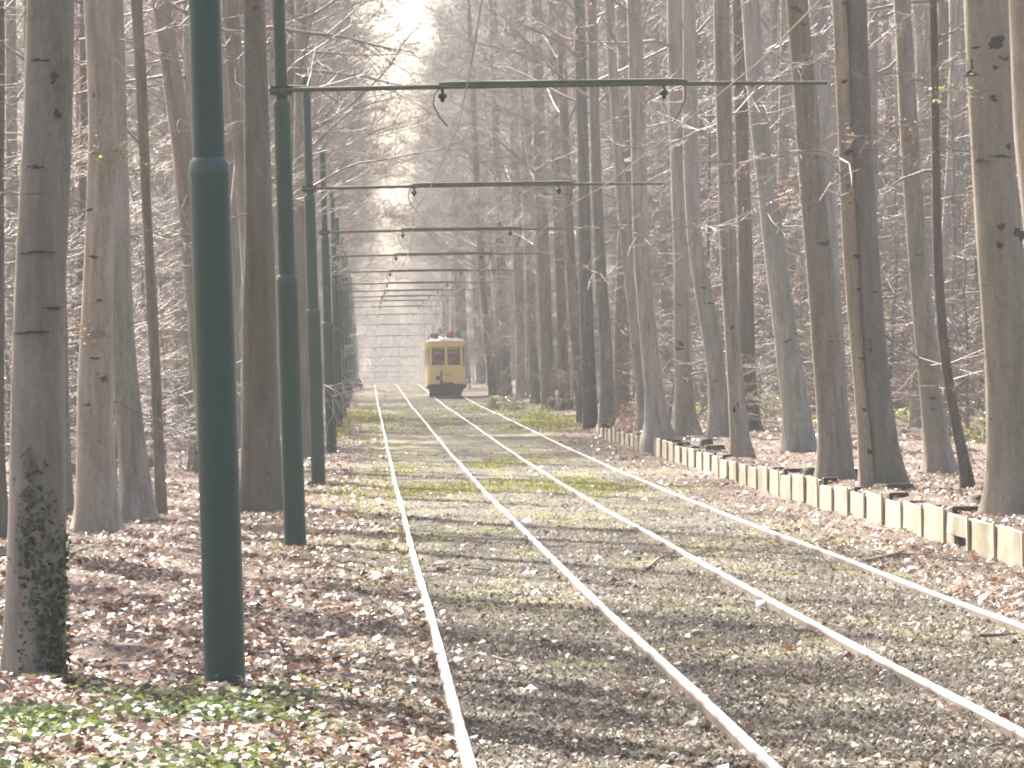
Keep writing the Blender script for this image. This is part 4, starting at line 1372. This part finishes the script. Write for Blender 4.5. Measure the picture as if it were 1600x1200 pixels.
n = 0; tries = 0
while n < 215 and tries < 8000:
    tries += 1
    right = rg.random() < .70
    y = 72 + 210 * rg.random() ** 1.25
    x = rg.uniform(8.4, .15 * y + 1) if right else -rg.uniform(4.2, .086 * y + 1.6)
    if right and (y < 88 or x < 8.4 or (y < 108 and x < 10.5)): continue
    if not right and y < 78: continue
    kind = rg.choices(['bare', 'brown', 'fresh'], [.74, .17, .09])[0]
    lab = {'bare': 'bare twiggy sapling', 'brown': 'sapling holding dry brown leaves', 'fresh': 'sapling with fresh yellow green leaves'}[kind] + \
          (' in the wood behind the retaining wall' if right else ' in the wood behind the green posts')
    sapling(x, y, kind, lab, 'saplings of the undergrowth', rg.uniform(.75, 1.35)); n += 1
for px_, py_, y, kind, s, lab in ((735, 600, 262, 'fresh', .9, 'yellow green leafing sapling hanging beside the tram roof'), (1492, 700, 96, 'fresh', 1.5, 'tall yellow green sapling glowing between the bending sapling and the big scarred beech'),
                                  (1010, 676, 116, 'brown', .6, 'small sapling with brown leaves at the far end of the wall'), (538, 640, 158, 'brown', .55, 'small sapling with orange brown leaves among the green posts'),
                                  (1190, 690, 104, 'fresh', .5, 'low yellow green sapling behind the smooth upright beech'), (1250, 690, 110, 'brown', 1.3, 'brown leaved sapling behind the stout beech')):
    p = at_plane(px_, py_, y)
    sapling(p.x, y, kind, lab, 'saplings with leaves', s)

# the far wood, one mass
S = Segs(); rgn = np.random.default_rng(5)
cv = np.zeros(len(CROWN_THIN[0].vertices) * 3, np.float32); CROWN_THIN[0].vertices.foreach_get('co', cv); cv = cv.reshape(-1, 3)
kq = CROWN_THIN[0]
lt = np.zeros(len(kq.loops), np.int32); kq.loops.foreach_get('vertex_index', lt); cq = lt.reshape(-1, 4)
mi = np.zeros(len(kq.polygons), np.int32); kq.polygons.foreach_get('material_index', mi); cq = cq[mi == 0]
spots = []
while len(spots) < 190:
    y = rgn.uniform(330, 640)
    x = rgn.uniform(-.085 * y - 4, .15 * y + 4)
    if y < 548 and -2.0 < x < 6.4: continue
    if y < 430 and -14 < x < 16: continue
    spots.append((x, y))
for x, y in [(rgn.uniform(-18, 24), rgn.uniform(552, 650)) for _ in range(150)]:
    spots.append((x, y))
for k, (x, y) in enumerate(spots):
    z = zt(x, y); a = rgn.uniform(0, 6.28); s = rgn.uniform(.85, 1.15)
    c_, s_ = math.cos(a), math.sin(a)
    Vc = cv * np.array([2.0, 2.0, 1.0]) if False else cv.copy()
    if y > 548: Vc[:, 2] = (Vc[:, 2] - 7.5) * rgn.uniform(1.0, 1.35)
    Vr = np.stack([Vc[:, 0] * c_ - Vc[:, 1] * s_, Vc[:, 0] * s_ + Vc[:, 1] * c_, Vc[:, 2]], -1) * s + np.array([x, y, z])
    S.add(Vr, cq)
    zz = np.linspace(-.5, 22, 6)
    P0 = np.stack([x + rgn.normal(0, .1, 6), y + np.zeros(6), z + zz], -1)
    rr = (.24 if y < 548 else .04) * (1 - zz / 26)
    S.seg(P0[:-1], P0[1:], rr[:-1], rr[1:], 7)
V, Q = S.out()
tag(mesh_obj('distant_wood', V, Q, M['twig'], None), 'hazy bare wood closing the far end of the cutting', kind='stuff')
# ------------------------------------------------------------------ scattered ground cover
def wedge(rg_, n, y0, y1, xl=None, xr=None, power=1.0):
    u = rg_.uniform(1 / y1 ** power, 1 / y0 ** power, n); Y = u ** (-1 / power)
    X = rg_.uniform(0, 1, n) * (.245 * Y + 2.4) - .09 * Y - 1.2
    return X, Y


def lay(rg_, X, Y, size, tilt, rise, width=.34):
    m = len(X)
    C = np.stack([X, Y, terr(X, Y) + rise], -1)
    a = rg_.uniform(0, 2 * np.pi, m)
    d = np.stack([np.cos(a), np.sin(a), rg_.normal(0, tilt, m)], -1); d = unit(d)
    nrm = unit(np.stack([rg_.normal(0, tilt, m), rg_.normal(0, tilt, m), np.ones(m)], -1))
    s = unit(np.cross(d, nrm)); n_ = np.cross(s, d)
    L_ = size[:, None]; lift = rg_.uniform(-.1, .35, (m, 1)) * L_
    V = np.stack([C - d * L_ * .5, C + s * L_ * width + n_ * lift, C + d * L_ * .5 + n_ * lift * .4, C - s * L_ * width + n_ * lift], 1).reshape(-1, 3)
    return V, np.arange(4 * m).reshape(-1, 4)


rl = np.random.default_rng(11)
X, Y = wedge(rl, 290000, 20.5, 150)
nz = .5 + .5 * np.sin(X * 1.3 + 2.1 * np.sin(Y * .23)) * np.sin(Y * .9 + X * .7)
p = np.where(X < -.25, 1.0, np.where(X < .45, .75 - .5 * (X + .25), np.where(X < 4.95, .012 + .05 * nz, np.where(X < WALL_X - .05, .3 + .6 * nz, .95))))
drift = np.sin(X * 2.2 + 1.7 * np.sin(Y * .31)) * np.sin(Y * .62 + X * 1.4) + .6 * np.sin(X * 5.1 - Y * 1.9) * np.sin(Y * 2.7 + 2 * X)
p = p * np.clip(.62 + .5 * drift, .12, 1)
p = np.where((X > WALL_X - .06) & (X < WALL_X + .05), 0, p)
band = (np.abs(X - .2) < .3) & (np.sin(2 * np.pi * Y / .74) > .25)
p = np.where(band, p * .25, p)
k = rl.uniform(0, 1, len(X)) < p
X, Y = X[k], Y[k]
V, Q = lay(rl, X, Y, np.clip(rl.lognormal(-3.22, .42, len(X)), .018, .12) * (1 + Y / 220), .38, rl.uniform(.006, .035, len(X)))
tag(mesh_obj('leaf_litter', V, Q, M['litter']), 'fallen beech leaves strewn over the forest floor', kind='stuff')

X, Y = wedge(rl, 150000, 20.5, 120)
k = (X > -.6) & (X < 6.2) & (rl.uniform(0, 1, len(X)) < .35 + .6 * (.5 + .5 * np.sin(X * 2.3 + Y * .5) * np.sin(Y * 1.7 - X)))
X, Y = X[k], Y[k]
V, Q = lay(rl, X, Y, rl.uniform(.014, .055, len(X)), .6, rl.uniform(.004, .022, len(X)), .16)
tag(mesh_obj('straw_litter', V, Q, M['straw']), 'bits of straw bark and grit over the tram bed', kind='stuff')

# crumbs of earth that give the tram bed its rough grain
X, Y = wedge(rl, 210000, 20.5, 110)
k = (X > -.7) & (X < 6.3)
k &= ~((np.abs(X - .2) < .3) & (np.sin(2 * np.pi * Y / .74) > .2) & (rl.uniform(0, 1, len(X)) < .8))
for xr in RAILS: k &= np.abs(X - xr) > .045
X, Y = X[k], Y[k]; m = len(X)
big = rl.uniform(0, 1, m) ** 3
rad = .008 + .020 * big; hgt = rad * rl.uniform(.5, 1.3, m)
a = rl.uniform(0, 6.28, m)
Z = terr(X, Y) - .004
vs_ = []
for q in range(4):
    rr = rad * rl.uniform(.7, 1.3, m); aa = a + q * math.pi / 2 + rl.normal(0, .2, m)
    vs_.append(np.stack([X + rr * np.cos(aa) * 1.3, Y + rr * np.sin(aa), Z], -1))
top = np.stack([X + rl.normal(0, .3, m) * rad, Y + rl.normal(0, .3, m) * rad, Z + hgt + .004], -1)
V = np.stack(vs_ + [top], 1).reshape(-1, 3)
b = (np.arange(m) * 5)[:, None]
Q = np.concatenate([b + np.array([[q, (q + 1) % 4, 4]]) for q in range(4)])
tag(mesh_obj('soil_crumbs', V, Q, M['soil']), 'rough crumbs of earth all over the tram bed', kind='stuff')

# ground ivy and herbs at the near edge
n = 15000
Y = rl.uniform(20.3, 29.5, n); X = rl.uniform(-3.0, .55, n)
nz = np.sin(X * 2.6 + 1.0) * np.sin(Y * 1.15 + .8 * X) + .5 * np.sin(X * 5.3 + Y * 2.2)
edge = np.clip((28.6 - Y) / 2.2, 0, 1) * np.clip((-.02 - X) / .7, 0, 1)
k = (nz + rl.normal(0, .35, n) > .15) & (rl.uniform(0, 1, n) < edge)
X, Y = X[k], Y[k]
V, Q = lay(rl, X, Y, rl.uniform(.04, .075, len(X)), .35, rl.uniform(.03, .10, len(X)), .44)
tag(mesh_obj('ground_ivy', V, Q, M['green']), 'low green ivy and herbs among fallen leaves', kind='stuff')


def blades(rg_, X, Y, h):
    m = len(X)
    b = np.stack([X, Y, terr(X, Y) - .005], -1)
    a = rg_.uniform(0, 2 * np.pi, m); s = np.stack([np.cos(a), np.sin(a), np.zeros(m)], -1) * .006 * (1 + Y[:, None] / 60)
    ln = np.stack([rg_.normal(0, .4, m), rg_.normal(0, .4, m), np.zeros(m)], -1) * h[:, None]
    up = np.array([0, 0, 1.])
    mid = b + ln * .35 + up * h[:, None] * .6
    tip = b + ln + up * h[:, None]
    V = np.stack([b - s, b + s, mid + s * .8, mid - s * .8, tip + s * .15, tip - s * .15], 1).reshape(-1, 3)
    base = (np.arange(m) * 6)[:, None]
    return V, np.concatenate([base + np.array([[0, 1, 2, 3]]), base + np.array([[3, 2, 4, 5]])])


# grass strips on the tram bed and beside the wall end
GP = []
for px_, py_, wx, wy, cnt, h in ((770, 728, 30, 3, 900, .03), (800, 722, 40, 3, 700, .03), (690, 766, 55, 5, 1500, .03), (850, 757, 80, 5, 2600, .032), (930, 765, 55, 4, 1300, .032), (640, 770, 35, 5, 600, .03), (620, 735, 30, 5, 500, .03),
                                 (556, 648, 18, 5, 1400, .07), (570, 655, 24, 3, 1500, .06), (535, 676, 6, 5, 400, .16), (850, 655, 22, 5, 1300, .09), (870, 664, 26, 4, 900, .07), (780, 640, 30, 4, 700, .05), (820, 668, 40, 4, 700, .04),
                                 (520, 770, 50, 14, 700, .06), (700, 655, 40, 3, 600, .03), (640, 640, 60, 3, 500, .03), (720, 640, 40, 3, 450, .03), (470, 850, 40, 12, 400, .05), (640, 670, 40, 4, 700, .03), (560, 690, 20, 4, 400, .04)):
    c = hit_ground(px_, py_)
    sx = wx / pxm(c.y)
    hi = hit_ground(px_, py_ - wy).y - c.y
    GP.append((c.x + rl.normal(0, sx, cnt), np.clip(c.y + rl.normal(0, abs(hi), cnt), 21, 260), rl.uniform(.5, 1.3, cnt) * h))
X = np.concatenate([a for a, _, _ in GP]); Y = np.concatenate([b for _, b, _ in GP]); H_ = np.concatenate([c for _, _, c in GP])
V, Q = blades(rl, X, Y, H_)
tag(mesh_obj('grass', V, Q, M['grass']), 'short yellow green grass in strips on the tram bed', kind='stuff')
# moss strip running close to the nearest rail
# green floor plants in the wood behind the wall
n = 7000
Y = rl.uniform(108, 190, n); X = rl.uniform(0, 1, n) * (.15 * Y - 10) + 9.5
k = (np.sin(X * .8 + 1) * np.sin(Y * .16) > .25)
X, Y = X[k], Y[k]
V, Q = lay(rl, X, Y, rl.uniform(.10, .2, len(X)), .6, rl.uniform(.05, .3, len(X)), .35)
tag(mesh_obj('undergrowth', V, Q, M['fresh']), 'low bright green plants on the forest floor behind the wall', kind='stuff')


def bush(px_, py_, w, h, label, mat, seed, n=420, name='bramble_bush', leafsize=.07):
    c = hit_ground(px_, py_)
    rg_ = np.random.default_rng(seed)
    root = empty(name, (c.x, c.y, zt(c.x, c.y)))
    tag(root, label, 'bush')
    S = Segs()
    m = 26
    az = rg_.uniform(0, 6.28, m); el = rg_.uniform(.5, 1.4, m)
    st = np.stack([rg_.normal(0, w * .2, m), rg_.normal(0, w * .2, m), np.zeros(m) - .03], -1)
    d = np.stack([np.cos(az) * np.cos(el), np.sin(az) * np.cos(el), np.sin(el)], -1)
    P, _ = grow(rg_, st, d, rg_.uniform(.7, 1.2, m) * h * 1.3, .006, 5, .15, -.12, S, 3, .4)
    s1, d1, _ = sprout(rg_, P, 5, .2, 1, .8)
    P1, _ = grow(rg_, s1, d1, rg_.uniform(.1, .35, len(s1)), .004, 2, .2, 0, S, 3, .5)
    V, Q = S.out()
    mesh_obj('twigs', V, Q, M['stick'], root)
    pts = P1.reshape(-1, 3)
    ok = rg_.choice(len(pts), n)
    V, Q = leaf_quads(rg_, pts[ok] + rg_.normal(0, .05, (n, 3)), rg_.uniform(.6, 1.3, n) * leafsize, .4)
    mesh_obj('leaves', V, Q, M[mat], root)
    return root


bush(806, 642, 1.0, .75, 'grey green bramble bush in front of the rail side trunks', 'green', 21, 600)
bush(776, 640, .9, .45, 'low green bush at the rail edge just short of the tram', 'grass', 22, 420)
bush(846, 656, .8, .35, 'bright yellow green low bush at the rail edge near the wall end', 'fresh', 23, 380)
bush(541, 680, .5, .40, 'small yellow green bush at the foot of the fourth green post', 'fresh', 24, 120)
bush(1190, 668, 1.2, .9, 'leafy green bush behind the smooth upright beech', 'fresh', 25, 300)
bush(1535, 690, 1.6, .5, 'bright green low bush behind the big scarred beech', 'grass', 26, 600)
bush(982, 672, .7, .7, 'dry brown leaved bush behind the far end of the wall', 'dry_leaf', 27, 220)

# ivy climbing the nearest trunk
root, f, Yd, org = HEROES[0]
S = Segs(); ri = np.random.default_rng(3)
iv = empty('ivy', tuple(org)); tag(iv, 'dark green ivy climbing the foot of the thick grey beech', 'ivy')
LV = []
zmax = {0: 1.5, 1: 1.2, 2: .75, 3: 1.0, 4: .9}
for q in range(5):
    a0 = -math.pi / 2 + [-.18, .22, .62, .95, .42][q]
    pts = []; m0 = MB()
    for z in np.arange(0, zmax[q], .06):
        c = f(max(z, .0)); r = .5 * 93 / pxm(Yd) * (1.02 + .10 * math.exp(-z / .25)) + .002
        a = a0 + .16 * math.sin(z * 5 + q) + .05 * z
        pts.append((c.x + r * math.cos(a), c.y + r * math.sin(a), z))
        for _ in range(int(17 * (1.25 - z / zmax[q])) + 2):
            aa = a + ri.normal(0, .22); rr = r + ri.uniform(.0, .022)
            LV.append((c.x + rr * math.cos(aa), c.y + rr * math.sin(aa), z + ri.normal(0, .04)))
    m0.tube(pts, .006, 5)
    m0.build('stem', M['stick'], iv, True)
LV = np.array(LV)
V, Q = leaf_quads(ri, LV, ri.uniform(.028, .055, len(LV)), 1.2)
mesh_obj('leaves', V, Q, M['ivy'], iv)


# ------------------------------------------------------------------ stumps, sticks and small finds
def stump(px_, py_, r, h, label, seed, mossy=True):
    c = hit_ground(px_, py_)
    rg_ = random.Random(seed)
    root = empty('tree_stump', (c.x, c.y, zt(c.x, c.y)))
    tag(root, label, 'tree stump')
    n = 18; V = []; Fs = []
    prof = [(-.15, 1.3), (0, 1.2), (h * .25, 1.06), (h * .6, 1.0), (h * .96, .97)]
    ph = rg_.uniform(0, 6)
    for z, s in prof:
        for k_ in range(n):
            a = 2 * math.pi * k_ / n
            rr = r * s * (1 + .10 * math.sin(3 * a + ph) + .05 * math.sin(7 * a + 2 * ph))
            V.append((rr * math.cos(a), rr * math.sin(a), z + (.05 * h * math.sin(2 * a + ph) if z > h * .9 else 0)))
    for i in range(len(prof) - 1):
        for k_ in range(n):
            a = i * n + k_; b = i * n + (k_ + 1) % n
            Fs.append((a, b, b + n, a + n))
    b0 = (len(prof) - 1) * n
    Fs.append(tuple(b0 + k_ for k_ in range(n)))
    mesh_obj('wood', V, Fs, M['stump'], root, True)
    if mossy:
        mb = MB()
        poly = [(r * .93 * (1 + .12 * math.sin(3 * 2 * math.pi * k_ / n + ph)) * math.cos(2 * math.pi * k_ / n), r * .93 * (1 + .12 * math.sin(3 * 2 * math.pi * k_ / n + ph)) * math.sin(2 * math.pi * k_ / n)) for k_ in range(n)]
        mb.prism(poly, h * .97, h * 1.06); mb.build('moss_cap', M['mossy'], root)


stump(1272, 747, .17, .15, 'dark mossy stump at the top of the wall in front of the stout grey beech', 1)
stump(1398, 765, .26, .07, 'low wide moss rimmed stump behind the wall at the foot of the dark leaning trunk', 2)
stump(1543, 790, .22, .12, 'dark rotten stump beside the foot of the big scarred beech', 3, False)
stump(1103, 698, .13, .16, 'small pointed dark stump near the curved beech', 4, False)
stump(1117, 705, .20, .10, 'flat mossy stump at the wall edge near the curved beech', 5)
stump(480, 690, .14, .75, 'tall dark reddish stump between the second and third green posts', 6, False)
stump(1340, 745, .12, .12, 'little mossy stump between the pale slender beech and the stout one', 7)


def stick(pts, r, label, seed, forks=2):
    rg_ = random.Random(seed)
    P = []
    for px_, py_ in pts:
        c = hit_ground(px_, py_); P.append(Vector((c.x, c.y, zt(c.x, c.y) + r + .012)))
    mb = MB(); mb.tube(P, list(np.linspace(r, r * .4, len(P))), 6)
    for q in range(forks):
        i = rg_.randrange(1, len(P)); a = P[i]; d = (P[i] - P[i - 1]).normalized()
        d = Vector((d.x * .7 - d.y * rg_.choice((-1, 1)) * .8, d.y * .7 + d.x * .8, rg_.uniform(.05, .25))).normalized()
        b = a + d * rg_.uniform(.10, .3)
        mb.tube([a, a.lerp(b, .5) + Vector((0, 0, .015)), b], [r * .5, r * .4, r * .2], 5)
    tag(mb.build('fallen_branch', M['stick'], None, True), label, 'fallen branch')


stick([(550, 1106), (570, 1097), (592, 1085)], .010, 'short bare stick sloping up from the litter beside the nearest rail', 1, 0)
stick([(455, 893), (480, 890), (520, 892), (560, 896)], .014, 'long thin stick lying between the second green post and the nearest rail', 2)
stick([(1010, 893), (1030, 878), (1060, 875), (1090, 872)], .016, 'curled twig lying between the two inner rails', 3)
stick([(1150, 940), (1165, 925), (1175, 945)], .010, 'small forked white twig in the middle of the track bed', 4, 3)
stick([(770, 1032), (790, 1040), (830, 1046)], .010, 'pale twig cluster on the empty track', 5, 3)
stick([(1355, 882), (1400, 872), (1450, 872), (1500, 884)], .022, 'dead branch lying on leaves at the foot of the pale wall', 6, 3)
stick([(1180, 1095), (1205, 1090), (1245, 1100)], .014, 'yellowish stick lying on the tram bed inside the tram track', 7, 1)
stick([(230, 1130), (255, 1125), (290, 1118)], .015, 'stick lying across the ground ivy in front of the nearest post', 8, 1)
stick([(340, 1100), (358, 1088), (375, 1078)], .008, 'thin pale stick poking up at the foot of the nearest post', 9, 0)
stick([(110, 870), (135, 862), (158, 852)], .018, 'mossy stick at the foot of the tan barked beech', 10, 0)
stick([(20, 1132), (50, 1140), (85, 1146)], .012, 'brown stick among white glinting leaves in the near corner', 11, 1)
stick([(380, 1145), (420, 1148), (470, 1142)], .010, 'long stick in the ground ivy at the bottom edge', 12, 1)
stick([(1250, 705), (1275, 698), (1290, 712)], .02, 'arched dead branch at the foot of the leaning grey beech', 13, 2)
stick([(1530, 1000), (1560, 1001), (1590, 998)], .015, 'dark stick beside the outermost rail', 14, 1)
stick([(685, 896), (720, 894), (765, 898)], .028, 'dark clod of bark lying across the empty track', 15, 1)


def stone(px_, py_, r, label, mat, seed, flat=.6, name='stone', cat='stone'):
    c = hit_ground(px_, py_)
    rg_ = random.Random(seed)
    V = []; Fs = []
    nu, nv = 10, 6
    ph = [rg_.uniform(0, 6) for _ in range(4)]
    for i in range(nv + 1):
        th = math.pi * i / nv
        for k_ in range(nu):
            a = 2 * math.pi * k_ / nu
            rr = r * (1 + .18 * math.sin(2 * a + ph[0]) + .12 * math.sin(3 * th + ph[1]) + .10 * math.sin(5 * a + ph[2]))
            V.append((rr * math.sin(th) * math.cos(a), rr * math.sin(th) * math.sin(a), rr * flat * math.cos(th)))
    for i in range(nv):
        for k_ in range(nu):
            Fs.append((i * nu + k_, i * nu + (k_ + 1) % nu, (i + 1) * nu + (k_ + 1) % nu, (i + 1) * nu + k_))
    o = mesh_obj(name, V, Fs, M[mat], None, True)
    o.location = (c.x, c.y, zt(c.x, c.y) + r * flat * .5)
    tag(o, label, cat)


stone(1092, 992, .045, 'pale flat stone on the bed between the inner rails', 'concrete', 1)
stone(735, 983, .028, 'small white stone beside the nearest rail on the empty track', 'white', 2)
stone(702, 985, .022, 'tiny white pebble close against the nearest rail', 'white', 3)
stone(1392, 1164, .035, 'whitish stone near the bottom edge in the tram track', 'concrete', 4)
stone(1325, 1102, .028, 'pale stone in the tram track near its inner rail', 'white', 5)
# a red scrap in the litter
c = hit_ground(517, 1002)
mb = MB()
mb.add([(-.05, -.02, .0), (-.01, -.045, .028), (.055, -.01, .012), (.03, .03, .042), (-.03, .035, .02), (-.055, .01, .03)], [(0, 1, 2), (0, 2, 3), (0, 3, 4), (0, 4, 5)])
mb.add([(-.05, -.02, -.006), (-.01, -.045, .022), (.055, -.01, .006), (.03, .03, .036), (-.03, .035, .014), (-.055, .01, .024)], [(2, 1, 0), (3, 2, 0), (4, 3, 0), (5, 4, 0)])
o = mb.build('litter_scrap', M['orange']); o.location = (c.x, c.y, zt(c.x, c.y) + .03)
tag(o, 'bright red scrap of litter among brown leaves near the nearest post', 'litter')

# ------------------------------------------------------------------ air
mb = MB(); mb.box(-150, 200, -30, 800, -8, 36)
t = bpy.data.materials.new('haze'); t.use_nodes = True
nt = t.node_tree; nt.nodes.clear()
out = nt.nodes.new('ShaderNodeOutputMaterial'); pv = nt.nodes.new('ShaderNodeVolumePrincipled')
pv.inputs['Color'].default_value = (.93, .935, .935, 1); pv.inputs['Density'].default_value = HAZE
pv.inputs['Anisotropy'].default_value = .4
nt.links.new(pv.outputs[0], out.inputs['Volume'])
tag(mb.build('haze', t), 'pale spring haze between the trees', kind='stuff')

# ------------------------------------------------------------------ light
SUN_AZ, SUN_EL = R(24), R(44)
sd = Vector((-math.sin(SUN_AZ) * math.cos(SUN_EL), math.cos(SUN_AZ) * math.cos(SUN_EL), math.sin(SUN_EL)))
ld = bpy.data.lights.new('sun', 'SUN'); ld.energy = SUN_E; ld.angle = R(.7); ld.color = (1, .96, .90)
lo = bpy.data.objects.new('sun', ld); col.objects.link(lo)
lo.rotation_euler = (-sd).to_track_quat('-Z', 'Y').to_euler()
w = bpy.data.worlds.new('World'); scene.world = w; w.use_nodes = True
wn = w.node_tree
bg = wn.nodes['Background']
sky = wn.nodes.new('ShaderNodeTexSky'); sky.sky_type = 'NISHITA'; sky.sun_disc = False
sky.sun_elevation = SUN_EL; sky.sun_rotation = SUN_ROT
sky.dust_density = 5.0; sky.air_density = 1.0
wn.links.new(sky.outputs[0], bg.inputs['Color']); bg.inputs['Strength'].default_value = SKY

vs = scene.view_settings
scene.display_settings.display_device = 'sRGB'
vs.view_transform = 'Standard'; vs.look = 'None'; vs.gamma = 1; vs.use_curve_mapping = False
vs.exposure = EXPO
cy = scene.cycles
cy.use_denoising = True
cy.max_bounces = 8; cy.diffuse_bounces = 3; cy.glossy_bounces = 3; cy.transmission_bounces = 4; cy.transparent_max_bounces = 12; cy.volume_bounces = 0
cy.filter_width = 2.0
scene.render.film_transparent = False
